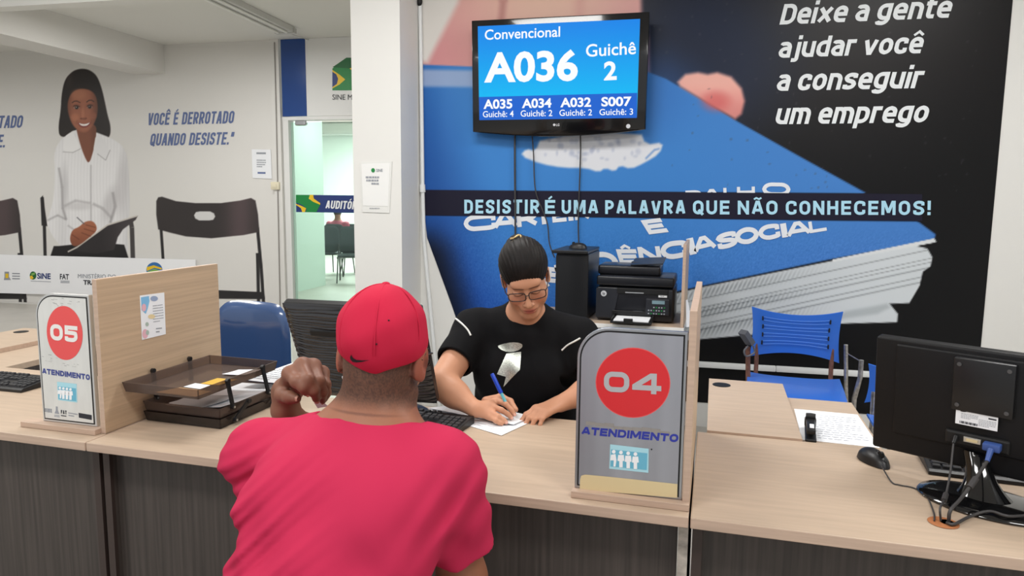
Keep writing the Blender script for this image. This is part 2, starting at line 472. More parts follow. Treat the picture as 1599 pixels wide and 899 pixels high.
# ================================================================== the room
WY, HY, CEIL = 4.65, 7.7, 3.2           # mural wall, far hall wall, ceiling height
m_wall = mat('wall paint', (224, 223, 219), .6, noise=((1.2, 1.2, 1.2), .015))
m_hall = mat('hall wall paint', (222, 220, 216), .6, noise=((1, 1, 1), .015))
m_ceil = mat('ceiling paint', (226, 225, 220), .8)
m_floor = mat('floor tile', (186, 182, 174), .35, noise=((3, 3, 3), .06))
m_white = mat('white paint', (228, 228, 226), .5)
m_trunk = mat('white plastic', (226, 228, 228), .4)
m_paper = mat('paper', (236, 238, 242), .6)
m_ink = mat('dark print', (40, 42, 50), .6)
m_grey_ink = mat('grey print', (150, 154, 162), .6)
m_black = mat('black plastic', (22, 22, 24), .38)
m_dark = mat('dark rubber', (14, 14, 15), .55)
m_steel = mat('steel', (190, 190, 192), .28, 1.0)

def wallbox(name, lo, hi, m):
    lo, hi = np.array(lo, float), np.array(hi, float); b = MB(); b.box((0, 0, 0), hi-lo)
    o = b.build(name, m, None, TR((lo+hi)/2)); return tag(o, kind='structure')
wallbox('floor', (-11.2, -4.2, -.1), (3.4, 17.2, 0), m_floor)
wallbox('ceiling', (-11.2, -.6, CEIL), (3.4, 17.2, CEIL+.1), m_ceil)
wallbox('wall_back', (-1.706, WY, 0), (3.4, WY+.15, CEIL), m_wall)
wallbox('wall_right', (3.25, -4.2, 0), (3.4, WY, CEIL), m_wall)
wallbox('wall_left', (-11.2, -4.2, 0), (-11.05, 17.2, CEIL), m_wall)
wallbox('wall_passage', (-1.86, WY+.001, 0), (-1.708, HY, CEIL), m_hall)  # unseen side wall of the hall, added to close light leaks
pil = wallbox('pillar', (-2.03, 4.306, 0), (-1.706, WY+.02, CEIL), m_wall)
wallbox('beam_near', (-11.05, 4.306, 2.73), (-2.031, 4.42, CEIL), m_wall)
cx = lambda px, y, py=200: float(ony(px, py, y)[0])
cz = lambda py, y, px=300: float(ony(px, py, y)[2])
# far hall wall, with the door opening and the raised beam box beside it
XD0, XD1 = cx(447, HY, 190), -3.45      # glass front between these
ZD = float(ony(500, 187, HY)[2])
wallbox('wall_hall', (-11.05, HY, 0), (XD0-.045, HY+.12, CEIL), m_hall)
wallbox('wall_hall_end', (XD1+.05, HY, 0), (-1.86, HY+.12, CEIL), m_hall)
bx = float(ony(257, 90, HY)[0])
bz = float(ony(257, 115, HY)[2])
wallbox('beam_hall', (bx-.42, 4.421, bz), (bx, HY-.001, CEIL-.001), m_hall)
xp = cx(429, HY, 200)
wallbox('trim_1', (xp, HY-.05, 0), (XD0-.046, HY-.001, CEIL-.002), m_hall)
# auditorium beyond the glass
m_aud = mat('auditorium paint', (226, 234, 230), .7)
wallbox('wall_auditorium', (-11.05, 16.6, 0), (-1.8, 16.75, CEIL), m_aud)
wallbox('wall_auditorium_side', (-2.6, HY+.121, 0), (-2.45, 16.6, CEIL), m_aud)
wallbox('column_auditorium', (float(onz(468, 452, 0)[0])-.25, float(onz(468, 452, 0)[1])-.3, 0), (float(onz(504, 446, 0)[0]), float(onz(504, 446, 0)[1])+.1, CEIL), mat('pale green paint', (216, 229, 222), .7))

# ------------------------------------------------------------------ glass door with its frame, closer and band
m_glass = bpy.data.materials.new('green tinted glass'); m_glass.use_nodes = True
nt = m_glass.node_tree; nt.nodes.clear()
_o = nt.nodes.new('ShaderNodeOutputMaterial'); _mx = nt.nodes.new('ShaderNodeMixShader'); _t = nt.nodes.new('ShaderNodeBsdfTransparent'); _g = nt.nodes.new('ShaderNodeBsdfGlossy'); _f = nt.nodes.new('ShaderNodeFresnel')
_t.inputs[0].default_value = (.86, .97, .92, 1); _g.inputs['Roughness'].default_value = .03; _f.inputs[0].default_value = 1.45
nt.links.new(_f.outputs[0], _mx.inputs[0]); nt.links.new(_t.outputs[0], _mx.inputs[1]); nt.links.new(_g.outputs[0], _mx.inputs[2]); nt.links.new(_mx.outputs[0], _o.inputs[0])
m_navy = mat('navy print', (38, 58, 118), .45); m_green = mat('green print', (24, 132, 62), .45); m_dgreen = mat('dark green print', (18, 100, 48), .45)
m_yellow = mat('yellow print', (236, 196, 40), .45); m_wprint = mat('white print', (240, 242, 244), .5)
m_blue_ink = mat('slate blue print', (96, 112, 156), .5)
door = thing('door_1', None, None, TR((XD0, HY, 0))); tag(door, kind='structure')
b = MB()
for x0, x1 in ((XD0-.045, XD0+.03), (XD1-.03, XD1+.05)): b.box(((x0+x1)/2, HY+.05, ZD/2), (x1-x0, .12, ZD), bev=.004)
b.box(((XD0+XD1)/2, HY+.05, ZD+.02), (XD1-XD0+.1, .12, .04)); b.box(((XD0+XD1)/2, HY+.05, .04), (XD1-XD0, .06, .08))
b.build('frame', m_white, door, world=True)
b = MB(); b.box(((XD0+XD1)/2, HY+.05, ZD/2+.03), (XD1-XD0-.06, .01, ZD-.1)); b.build('pane', m_glass, door, world=True)
b = MB(); c0 = ony(470, 192, HY-.03); b.box(c0, (.13, .05, .06), bev=.012); b.cyl(c0+np.array([-.07, 0, -.005]), c0+np.array([.075, 0, -.005]), .014)
b.build('door_closer', m_steel, door, world=True)
yb = HY+.04
q = lambda px, py, dy=0.: ony(px, py, yb+dy)
def clipx(xs, pts): return pts
b = MB(); a0, a1 = q(462, 304), q(462.5, 331); xr = XD1-.03
b.poly([a0, (xr, yb, a0[2]), (xr, yb, a1[2]), a1], 0)
b.poly([q(462, 304, -.002), q(487, 304.5, -.002), q(489, 312, -.002), q(500, 320, -.002), q(494, 331, -.002), q(477, 331, -.002), q(479, 326, -.002), q(472, 320, -.002), q(462, 316, -.002)], 1)
b.poly([q(484, 304, -.003), q(489, 304, -.003), q(490, 310, -.003), q(500, 317, -.003), q(500, 319.5, -.003), q(489, 315, -.003), q(482, 310, -.003)], 2)
b.poly([q(462, 318, -.003), q(470, 321, -.003), q(478, 325, -.003), q(476, 331, -.003), q(472, 331, -.003), q(470, 325, -.003), q(462, 319.5, -.003)], 2)
block_text(b, 'AUDITÓRIO', q(508, 325.6, -.004), q(567, 327, -.004), q(510, 313, -.004), 3, weight=.19, gap=.1)
b.build('door_band', [m_navy, m_green, m_yellow, m_wprint], door, world=True)

# header panel above the glass
yh = HY-.02
q = lambda px, py, dy=0.: ony(px, py, yh+dy)
hp = thing('door_header_sign', 'white header panel with navy end strip and green logo above glass door', 'sign', TR((XD0, yh, ZD+.04)))
b = MB(); zt = CEIL-.003; zb = ZD+.042; xs = float(ony(478, 130, yh)[0])
b.box(((xs+XD1+.05)/2, yh+.01, (zt+zb)/2), (XD1+.05-xs, .018, zt-zb)); b.build('panel', m_white, hp, world=True)
b = MB(); b.box(((XD0-.03+xs)/2, yh+.008, (zt+zb)/2), (xs-XD0+.03, .022, zt-zb)); b.build('blue_strip', mat('blue gloss strip', (38, 72, 136), .2), hp, world=True)
b = MB()
b.poly([q(519, 107, -.002), q(541, 90, -.002), q(575, 90, -.002), q(575, 124, -.002), q(556, 141, -.002), q(519, 141, -.002)], 0)
b.poly([q(519, 105, -.0025), q(541, 90, -.0025), q(560, 90, -.0025), q(548, 107, -.0025)], 1)
b.poly([q(519, 109, -.003), q(531, 117, -.003), q(539, 124, -.003), q(530, 132, -.003), q(519, 138, -.003)], 2)
b.poly([q(519, 112, -.004), q(525, 116, -.004), q(528, 123, -.004), q(526, 131, -.004), q(519, 136, -.004)], 3)
b.poly([q(546, 107, -.003), q(552, 104, -.003), q(575, 104, -.003), q(575, 110, -.003), q(552, 112, -.003)], 2)
put_text(b, 'SINE MUNICIPAL', q(519, 155.5, -.003), q(597, 156, -.003), q(519, 147.5, -.003), 4)
b.build('logo', [m_green, m_dgreen, m_yellow, m_navy, m_ink], hp, world=True)

# ------------------------------------------------------------------ mural on the back wall
DK = np.array([13, 13, 15.])
ym = WY-.004
XL = lambda z: np.interp(z, [0, .25, .72, 1.17, 1.42, 3.2], [float(ony(790, 760, ym)[0]), float(ony(742, 620, ym)[0]), float(ony(705, 490, ym)[0]), float(ony(667, 372, ym)[0]), float(ony(661, 330, ym)[0]), float(ony(660, 200, ym)[0])])
XR = 1.745
nz, nx = 400, 520
zz = np.linspace(.16, 3.19, nz); uu = np.linspace(0, 1, nx)
Zg = np.repeat(zz[None, :], nx, 0); Xg = XL(Zg) + uu[:, None]*(XR-XL(Zg))
Pg = np.stack([Xg, np.full_like(Xg, ym), Zg], -1)
PX, PY = proj(Pg.reshape(-1, 3)); PX, PY = PX.reshape(Xg.shape), PY.reshape(Xg.shape)
pr = Print(PX, PY, DK)
pr.blob((1240, 40), (330, 170), (44, 40, 40), .7, .6)  # brownish haze of reflections on the black vinyl, painted into the print
pr.blob((1090, 90), (140, 130), (34, 44, 68), .6, .8)
# hand holding the booklet (blurred)
skin = lambda x, y: np.stack([222-10*sstep(0, 90, y), 172-18*sstep(0, 90, y)+8*np.sin(x/60), 160-12*sstep(0, 90, y)], -1)
pr.fill([(640, -190), (1000, -190), (1002, 20), (1012, 60), (1015, 125), (640, 120)], skin, 6)
pr.fill([(640, -190), (775, -190), (715, 5), (668, 97), (640, 99)], (226, 222, 216), 7)
pr.line([(790, -180), (786, 0), (780, 60)], 10, (178, 118, 112), 6, .8)
pr.line([(905, -180), (905, 40)], 16, (206, 150, 140), 10, .6)
# booklet cover
def cover(x, y):
    t = sstep(665, 800, x+ (y-330)*-.35)
    base = np.stack([34+t*26+10*sstep(900, 1400, x), 84+t*44-6*sstep(300, 480, y), 160+t*40+0*x], -1)
    d2 = sstep(420, 520, y)[:, None]
    lo = np.array([26, 72, 158.])
    base = base*(1-.55*d2) + lo*.55*d2
    g = rng.normal(0, 1, x.shape)[:, None]*4*sstep(330, 400, y)[:, None]
    dark = (1-sstep(-6, 62, x-np.interp(y, [330, 372, 490, 760], [650, 667, 705, 790])))[:, None]*sstep(330, 400, y)[:, None]
    return (base+g)*(1-dark)+np.array([16, 22, 40])*dark
pr.fill([(640, 100), (740, 104), (1000, 108), (1040, 123), (1152, 190), (1250, 245), (1348, 299), (1435, 347), (1461, 366), (1459, 374), (1300, 404), (1092, 447), (960, 476), (840, 500), (760, 560), (700, 760), (640, 760)], cover, 1.5)
pr.fill([(640, 108), (740, 110), (740, 136), (640, 135)], (178, 186, 212), 4, .75)
pr.blob((980, 150), (90, 60), (52, 110, 190), .8, .5)
# finger tip over the cover edge
pr.fill([(1058, 128), (1070, 116), (1090, 113), (1105, 116), (1120, 113), (1142, 120), (1158, 138), (1163, 158), (1158, 178), (1148, 186), (1110, 164), (1062, 135)], lambda x, y: np.stack([236-24*sstep(130, 185, y), 176-40*sstep(125, 180, y), 164-34*sstep(125, 180, y)], -1), 4)
pr.blob((1118, 158), (20, 14), (206, 96, 96), .7, .7)
# worn white crest under the screen
pr.fill([(812, 243), (822, 232), (836, 236), (845, 214), (1000, 205), (1008, 226), (1036, 222), (1030, 240), (1005, 255), (985, 264), (968, 258), (960, 268), (945, 262), (935, 269), (915, 262), (880, 262), (845, 256)], (218, 220, 226), 2.5, sm=1)
for i in range(40):
    c_ = rng.uniform((850, 215), (1000, 250)); pr.blob(c_, rng.uniform(2, 5, 2), (150, 160, 186), .6, .35)
pr.line([(1008, 248), (1022, 234), (1030, 232)], 3, (70, 120, 190), 1.5, .6)
# sheaf of pages
def pages(x, y):
    u = (y-449+(x-1092)*.195)           # distance below the cover edge
    st = .5+.5*np.sin(u*1.15+.0*x)
    base = np.array([196, 202, 206.])[None, :] + 14*sstep(1150, 1400, x)[:, None]
    lines = np.zeros_like(x)
    for k, wd in ((18, 1.), (32, .8), (38, .8), (46, 1.2), (58, 1.), (66, 1.2)):
        lines += np.exp(-((u-k+(x-1092)*.02)/wd)**2)
    fringe = (1-sstep(1130, 1320, x))*(.5+.5*np.sin(x*.9+u*.5))*np.exp(-((u % 30)-9)**2/60)
    return base - 70*np.clip(lines, 0, 1)[:, None]*.8 - 55*fringe[:, None]
pr.fill([(1040, 462), (1092, 449), (1300, 407), (1424, 382), (1448, 388), (1456, 402), (1453, 416), (1441, 424), (1436, 446), (1420, 473), (1389, 474), (1402, 490), (1401, 503), (1310, 505), (1180, 522), (1088, 530), (1000, 540)], pages, 1.2)
pr.fill([(1440, 376), (1459, 372), (1462, 378), (1300, 409), (1300, 405)], (220, 224, 226), .8)
pr.fill([(1320, 486), (1385, 474), (1390, 480), (1370, 490), (1300, 500)], (160, 168, 172), 4, .6)
pr.fill([(640, 296), (1330, 301), (1455, 303), (1560, 305), (1560, 346), (1460, 346), (640, 336)], lambda x, y: np.array([30, 28, 50.])[None, :]*(1-sstep(1200, 1420, x)[:, None])+DK*sstep(1200, 1420, x)[:, None], .9)
for i in range(90):
    c_ = (rng.uniform(1020, 1540), rng.uniform(0, 300)); pr.blob(c_, rng.uniform(.8, 2.4, 2), (74, 74, 80), .6, .4)
mural = thing('wall_mural', 'large wall mural of a blue work booklet on black under the screen', 'mural', TR((.1, ym, 0)))
me = sheet_mesh('picture', Pg-np.array([.1, ym, 0]), pr.C, .95)
m_mural = vmat('mural vinyl', .36, spec=.25)
place('picture', me, m_mural, mural)
m_lbl = mat('pale blue lettering', (168, 214, 234), .45); m_wl = mat('mural white lettering', (224, 228, 230), .45)
L = lambda px, py, d=.003: ony(px, py, ym-d)
for body, bl, br, tl in (('Deixe a gente', (1217, 38.5), (1482, 27.5), (1225, 6.5)), ('ajudar você', (1214, 90.5), (1438, 83), (1221, 59.5)),
                         ('a conseguir', (1211, 142), (1437, 137.5), (1219, 110)), ('um emprego', (1209, 194), (1446, 191), (1217, 162.5))):
    bs = []; block_text(bs, body, L(*bl), L(*br), L(*tl), 0, weight=.19, gap=.09, radius=.24, space=.3)
    for b in bs: b.build('slogan_word', m_wl, mural, world=True)
xw = 725.
for wd, x0, x1 in (('DESISTIR', 725, 842), ('É', 851, 867), ('UMA', 877, 934), ('PALAVRA', 945, 1070), ('QUE', 1082, 1139), ('NÃO', 1152, 1214), ('CONHECEMOS!', 1227, 1453)):
    f_ = lambda x: 333.2+(x-725)*.0035
    b = MB(); block_text(b, wd, L(x0, f_(x0), .006), L(x1, f_(x1), .006), L(x0, f_(x0)-21.5, .006), 0, weight=.2, gap=.2, radius=.24); b.build('band_word', m_lbl, mural, world=True)
# cover title, letter by letter along its arc, as the band leaves it
m_ct = mat('cover title print', (222, 226, 232), .5)
def letter(b, ch, c, wd, ht, ang, shear=0.):
    u = np.array([cos(ang), sin(ang)]); v = np.array([sin(ang)+shear, -cos(ang)])
    c = np.array(c, float); bl = c-u*wd/2; block_text(b, ch, L(*bl), L(*(bl+u*wd)), L(*(bl+v*ht)), 0, weight=.28 if ch != 'I' else min(.4, wd/ht*.98), radius=.5)
for word in ([('R', (848, 449), 20, 24, .1), ('E', (860, 441), 14, 24, .1), ('V', (874, 436), 22, 24, .1), ('I', (898, 428), 8, 24, .05), ('D', (949, 423), 40, 30, -.02, -.25), ('Ê', (984, 412), 31, 23, 0, -.3), ('N', (1017, 410), 35, 25, -.04, -.15), ('C', (1054, 404), 42, 28, -.14), ('I', (1083, 397), 11, 26, -.24), ('A', (1102, 391), 36, 23, -.24)],
             [('S', (1138, 387), 32, 25, -.24), ('O', (1169, 380.5), 38, 26, -.2), ('C', (1203, 374), 34, 24, -.18), ('I', (1226, 370.5), 9, 22, -.17), ('A', (1248, 367.5), 38, 22, -.17), ('L', (1278, 362), 27, 18, -.16)],
             [('E', (1029, 364), 31, 22, -.12, -.5)],
             [('C', (750, 360), 50, 25, -.08), ('A', (790, 356), 38, 25, -.08), ('R', (824, 353), 32, 25, -.1), ('T', (850, 350), 26, 25, -.1), ('E', (874, 346.5), 22, 22, -.1), ('I', (892, 344.5), 8, 20, -.1), ('R', (910, 342.5), 24, 20, -.1)],
             [('B', (1084, 313), 26, 16, -.05), ('A', (1112, 312), 26, 17, -.05), ('L', (1139, 310), 18, 17, -.04), ('H', (1165, 308.5), 28, 17, -.02), ('O', (1212, 306), 44, 21, .02)]):
    b = MB()
    for t_ in word: letter(b, *t_)
    b.build('title_word', m_ct, mural, world=True)
# the band hides the title's upper part: its own strip of vinyl lies over the letters
zb0, zb1 = float(ony(1000, 338.5, ym)[2]), float(ony(1000, 299.5, ym)[2])
bl_, br_ = ony(661, 335.5, ym-.0045), ony(1440, 345, ym-.0045); tl_, tr_ = ony(660.5, 297, ym-.0045), ony(1440, 303, ym-.0045)
bb = MB(); bb.poly([bl_, br_, tr_, tl_]); bb.build('slogan_band', mat('band vinyl', (25, 23, 42), .36, spec=.25), mural, world=True)

# trunking, conduit
zt_ = float(ony(1200, 575, WY-.02)[2])
b = MB()
for x0, x1 in ((-.2, .62), (.622, 1.42), (1.422, 1.9)): b.box(((x0+x1)/2, WY-.017, zt_), (x1-x0, .025, .036), bev=.004)
tag(b.build_at('cable_trunking', m_trunk, (.8, WY-.004, zt_), 40), 'long white cable trunking fixed low along the black mural', 'trunking')
b = MB(); yc = WY-.02
b.tube([ony(655, -40, yc), ony(657, 60, yc), ony(660, 295, yc), ony(662, 372, yc), ony(668, 440, yc), ony(683, 600, yc), ony(690, 690, yc)], .013, 10)
b.cyl(ony(659.7, 288, yc), ony(660, 300, yc), .019)
cd = b.build_at('wall_conduit', m_trunk, ony(690, 690, yc), 60); tag(cd, 'thin white conduit pipe running down the wall left of the mural', 'pipe')
b = MB(); b.ell(ony(655, 2, yc-.01), (.02, .016, .03)); tag(b.build_at('cable_gland', m_dark, ony(655, 2, yc), 60), 'small black fitting at the top of the white conduit', 'fitting')

# ------------------------------------------------------------------ printed picture on the far hall wall
yp = HY-.004
zz = np.linspace(.02, 3.15, 410); xx = np.linspace(-8.75, float(ony(427, 200, yp)[0]), 470)
Xg, Zg = np.meshgrid(xx, zz, indexing='ij'); Pg = np.stack([Xg, np.full_like(Xg, yp), Zg], -1)
PX, PY = proj(Pg.reshape(-1, 3)); PX, PY = PX.reshape(Xg.shape), PY.reshape(Xg.shape)
pr = Print(PX, PY, np.array([222, 220, 216.]))
CH = (38, 36, 38); CH2 = (58, 52, 54)
def chair_print(dx, sx=1.):
    T = lambda pts: [(248+(x-248)*sx+dx, y) for x, y in pts]
    pr.line(T([(251, 350), (255, 410), (262, 480)]), 4.5*sx, CH, .7)
    pr.line(T([(402, 355), (408, 420), (412, 480)]), 5*sx, CH, .7)
    pr.line(T([(402, 395), (404, 480)]), 5*sx, CH, .7)
    pr.line(T([(300, 452), (410, 457), (412, 465), (300, 464)]), 2, CH2, .7)
    pr.fill(T([(300, 452), (412, 456), (414, 467), (300, 466)]), CH, .8)
    pr.fill(T([(244, 314), (247, 308), (253, 307), (275, 314), (305, 317), (345, 317), (375, 313), (392, 309), (399, 313), (403, 335), (405, 362), (380, 367), (330, 372), (290, 369), (265, 363), (247, 358), (244, 335)]), lambda x, y: np.stack([52+30*np.exp(-((x-dx-375)/22)**2)+0*x, 47+22*np.exp(-((x-dx-375)/22)**2), 47+24*np.exp(-((x-dx-375)/22)**2)], -1), .9)
    pr.fill(T([(306, 331), (312, 330), (328, 330), (334, 333), (336, 338), (333, 343), (327, 344), (311, 344), (305, 341), (303, 336)]), (214, 213, 212), .7)
chair_print(0)
chair_print(-372)
pr.line([(66, 308), (69, 345), (71, 420)], 5, CH, .7); pr.fill([(63, 309), (67, 305), (69, 320), (74, 353), (65, 352)], CH, .8)
pr.line([(203, 340), (206, 355), (208, 420)], 7, (70, 66, 66), .9)
pf = lambda *a: pr.fill(*a, sm=2)
# seated woman with a clipboard
pf = lambda *a, sm=2: pr.fill(*a, sm=sm)
HAIR = lambda x, y: np.stack([34+16*np.exp(-((x-108)/6)**2)*sstep(150, 120, y)+0*x, 27+12*np.exp(-((x-108)/6)**2)*sstep(150, 120, y), 25+11*np.exp(-((x-108)/6)**2)*sstep(150, 120, y)], -1)
pf([(112, 112), (121, 108), (131, 107), (142, 110), (152, 119), (159, 138), (164, 160), (168, 180), (173, 197), (172, 213), (163, 220), (153, 214), (149, 205), (112, 202), (108, 213), (93, 214), (91, 198), (95, 172), (96, 148), (101, 124)], HAIR, 1)
def blouse(x, y):
    st = .5+.5*np.sin(x*1.25+np.sin(y*.05)*1.2)
    v_ = 236-7*st - 20*sstep(184, 203, x) - 10*sstep(.35, .0, np.abs(x-98)/40)*sstep(240, 300, y)
    return np.stack([v_, v_-1, v_], -1)
pf([(112, 205), (130, 200), (152, 207), (175, 216), (192, 228), (199, 245), (202, 280), (203, 330), (198, 360), (202, 400), (160, 402), (120, 396), (95, 385), (80, 366), (72, 347), (77, 335), (84, 310), (86, 270), (84, 240), (92, 220)], blouse, 1.2)
for pts, wd, op in (([(92, 262), (97, 292), (98, 325), (103, 342)], 3, .55), ([(176, 300), (180, 322), (172, 348)], 4, .55), ([(100, 322), (118, 313), (141, 317)], 3.5, .32), ([(145, 318), (160, 325), (174, 340)], 4, .36), ([(142, 258), (142, 345)], 1.3, .55), ([(74, 344), (90, 336), (104, 343)], 2.5, .45), ([(106, 352), (127, 366), (114, 386)], 2.2, .4)):
    pr.line(pts, wd, (126, 122, 124), 2.0, op)
pr.blob((190, 290), (9, 44), (176, 172, 174), .6, .4, .05); pr.blob((172, 318), (10, 26), (168, 164, 166), .7, .4, .3); pr.blob((122, 322), (22, 6), (190, 187, 188), .6, .4); pr.blob((101, 290), (5, 30), (180, 178, 180), .7, .4)
pf([(117, 192), (151, 192), (150, 215), (146, 235), (139, 257), (132, 245), (124, 222)], lambda x, y: np.stack([128-18*sstep(138, 150, x), 78-12*sstep(138, 150, x), 58-10*sstep(138, 150, x)], -1), 1)
SK = np.array([158, 98, 74.])
pf([(107, 154), (111, 146), (119, 140), (130, 138), (142, 141), (150, 149), (153, 165), (152, 180), (147, 194), (138, 205), (131, 208), (123, 205), (113, 195), (107, 180), (105, 165)], lambda x, y: np.clip(SK[None, :]*(1.02-.34*sstep(137, 154, x)[:, None]-.22*sstep(116, 105, x)[:, None]-.12*sstep(196, 209, y)[:, None]), 0, 255), 1.4)
for c_, r_, col, op in (((123, 147), (11, 8), (188, 126, 96), .55), ((117, 183), (6, 5.5), (192, 124, 94), .6), ((146, 181), (4.5, 5), (160, 98, 76), .5), ((129.5, 178), (2.4, 9), (190, 126, 98), .55), ((131, 202), (6, 3), (176, 112, 86), .4),
                        ((119.5, 166.5), (6.5, 4), (112, 66, 52), .55), ((140.5, 165.5), (6, 3.8), (100, 58, 46), .5), ((119.5, 168.3), (4.4, 1.8), (196, 180, 172), .6), ((140, 167.4), (4.0, 1.7), (180, 164, 156), .55), ((119.8, 168), (2.6, 2.3), (22, 14, 12), 1), ((140, 167), (2.5, 2.3), (22, 14, 12), 1), ((119.2, 167.3), (.7, .6), (240, 240, 240), .9), ((139.4, 166.3), (.7, .6), (230, 230, 230), .9),
                        ((130.5, 185.4), (4.4, 1.7), (106, 58, 44), .6), ((126.4, 185), (1.2, .9), (60, 30, 24), .6), ((134.4, 184.8), (1.2, .9), (60, 30, 24), .6)):
    pr.blob(c_, r_, col, .5, op)
pf([(120.5, 190.6), (126, 192.4), (131, 193.2), (137, 192), (142.5, 189.8), (139, 197.2), (131.5, 200), (124.5, 197.8)], (128, 58, 54), .7, sm=1); pf([(122.5, 191.6), (127, 193.2), (131.5, 193.8), (136, 192.8), (140.8, 191), (137, 195.6), (131.5, 197), (126.5, 196)], (244, 238, 232), .6, sm=1)
for pts in ([(114.5, 166), (117, 164.6), (120, 164.6), (124.5, 166.8)], [(135.8, 166), (138.5, 163.9), (141.5, 163.7), (145, 165)]): pr.line(pts, 1.0, (30, 18, 16), .6, .85)
pr.line([(112.5, 160.5), (116, 158), (120, 157.6), (125.5, 160.4)], 1.5, (44, 27, 22), .8, .8); pr.line([(135, 159.6), (139, 156.6), (143, 156.4), (147, 159)], 1.5, (40, 25, 21), .8, .8)
pr.line([(120.5, 188), (119, 194)], 1.2, (112, 64, 48), 1, .4); pr.line([(142.5, 187), (143.5, 193)], 1.2, (100, 56, 42), 1, .4)
pf([(100, 214), (112, 205), (118, 214), (126, 232), (114, 238), (98, 237)], (240, 239, 239), .9, sm=1); pf([(145, 238), (150, 208), (160, 214), (172, 234), (165, 250), (152, 240)], (230, 229, 230), .9, sm=1)
pr.line([(98, 237), (114, 238), (126, 232)], 1.2, (150, 146, 148), .9, .6); pr.line([(152, 240), (165, 250), (172, 234)], 1.2, (140, 136, 138), .9, .6)
pf([(84, 384), (92, 384), (150, 378), (194, 382), (201, 404), (78, 402)], (28, 26, 28), 1, sm=0)
pf([(112, 391), (118, 387), (168, 352), (215, 337), (212, 343), (192, 358), (184, 370), (178, 390), (150, 396)], lambda x, y: np.stack([44+26*sstep(150, 210, x), 40+24*sstep(150, 210, x), 42+24*sstep(150, 210, x)], -1), 1, sm=0)
pr.line([(106, 393), (120, 386), (168, 351), (214, 337)], 2.2, (206, 200, 192), .8)
pf([(110, 366), (114, 358), (124, 354), (132, 346), (144, 344), (151, 352), (151, 361), (140, 370), (124, 383), (114, 385), (109, 376)], lambda x, y: np.stack([168-34*sstep(350, 385, y), 104-26*sstep(350, 385, y), 76-20*sstep(350, 385, y)], -1), 1)
for pts in ([(134, 351), (149, 355)], [(131, 357), (148, 362)], [(127, 363), (142, 369)], [(112, 366), (124, 374)]): pr.line(pts, 1.4, (104, 58, 42), .9, .75)
pr.line([(120, 339), (132, 350)], 1.5, (96, 96, 102), .7)
hallp = thing('hall_picture', 'printed wall picture of a smiling seated woman with clipboard and empty chairs', 'mural', TR((-7, yp, 0)))
place('picture', sheet_mesh('picture', Pg-np.array([-7, yp, 0]), pr.C, 1.0), vmat('hall print', .5), hallp)
L2 = lambda px, py: ony(px, py, yp-.003)
for body, bl, br, tl in (('VOCÊ É DERROTADO', (230, 195.5), (364, 192.5), (228.5, 176.5)), ('QUANDO DESISTE.”', (233.5, 227.5), (363, 225.5), (232.5, 208.5)), ('VOCÊ É DERROTADO', (-104, 201.5), (33.5, 199.5), (-105, 182.5)), ('QUANDO DESISTE.', (-112, 232.5), (7, 230), (-113, 213))):
    bs = []; dx = 4; block_text(bs, body, L2(*bl), L2(*br), L2(tl[0]+dx, tl[1]), 0, weight=.17, gap=.085, radius=.22, space=.3)
    for b in bs: b.build('quote_word', m_blue_ink, hallp, world=True)

# white logo banner across the picture
yb = HY-.03
bn = thing('logo_banner', 'long white banner strip with a row of logos across the hall picture', 'banner', TR((-7, yb, .2)))
q = lambda px, py, d=0.: ony(px, py, yb-d)
b = MB(); b.raw([q(-160, 393), q(305, 405.5), q(305, 466), q(-160, 453), *(q(*p)+np.array([0, .015, 0]) for p in ((-160, 393), (305, 405.5), (305, 466), (-160, 453)))], [(0, 1, 2, 3), (7, 6, 5, 4), (0, 4, 5, 1), (1, 5, 6, 2), (2, 6, 7, 3), (3, 7, 4, 0)])
b.build('strip', mat('banner white', (246, 247, 250), .45), bn, world=True)
LG = [m_navy, m_dgreen, m_yellow, m_ink, m_grey_ink, mat('light green print', (130, 180, 90), .5), mat('globe blue', (52, 112, 176), .5)]
nl = lambda nm='logo': b.build(nm, LG, bn, world=True)
b = MB()
# crest
b.poly([q(7, 424, .002), q(14, 424, .002), q(14, 432, .002), q(17, 437, .002), q(6, 437, .002), q(7, 432, .002)], 4); b.poly([q(8.5, 427, .003), q(13, 427, .003), q(13, 434, .003), q(8.5, 434, .003)], 2)
for k in range(3): b.poly([q(19, 426+4*k, .002), q(31, 426.3+4*k, .002), q(31, 428+4*k, .002), q(19, 427.7+4*k, .002)], 4)
nl('crest_logo'); b = MB()
b.poly([q(51+5.2*cos(t)+.6, 430+6.4*sin(t), .002) for t in np.linspace(0, 2*pi, 18)[:-1]], 1); b.poly([q(46.5, 431, .003), q(50, 430, .003), q(52.5, 434, .003), q(49, 436.2, .003), q(47, 435, .003)], 2); b.poly([q(48, 427, .003), q(55, 425, .003), q(54, 429, .003), q(50, 430, .003)], 5)
put_text(b, 'SiNE', q(58, 434.6, .003), q(79, 435.4, .003), q(58, 426, .003), 0, bold=.03)
b.poly([q(48, 438.2, .002), q(79.5, 439.5, .002), q(79.5, 440.3, .002), q(48, 439, .002)], 4)
nl('emblem_logo'); b = MB()
put_text(b, 'FAT', q(93.5, 435.6, .003), q(107.5, 436.2, .003), q(93.5, 427.4, .003), 3, bold=.02)
for k in range(2): b.poly([q(94.5, 438+2.2*k, .002), q(108.5, 438.4+2.2*k, .002), q(108.5, 439.6+2.2*k, .002), q(94.5, 439.2+2.2*k, .002)], 4)
nl('fund_logo'); b = MB()
put_text(b, 'MINISTÉRIO DO', q(121.5, 434, .003), q(181, 435.2, .003), q(121.5, 427.6, .003), 4)
put_text(b, 'TRABALHO', q(130, 444, .003), q(182, 445.4, .003), q(130, 437, .003), 3, bold=.03)
nl('ministry_name'); b = MB()
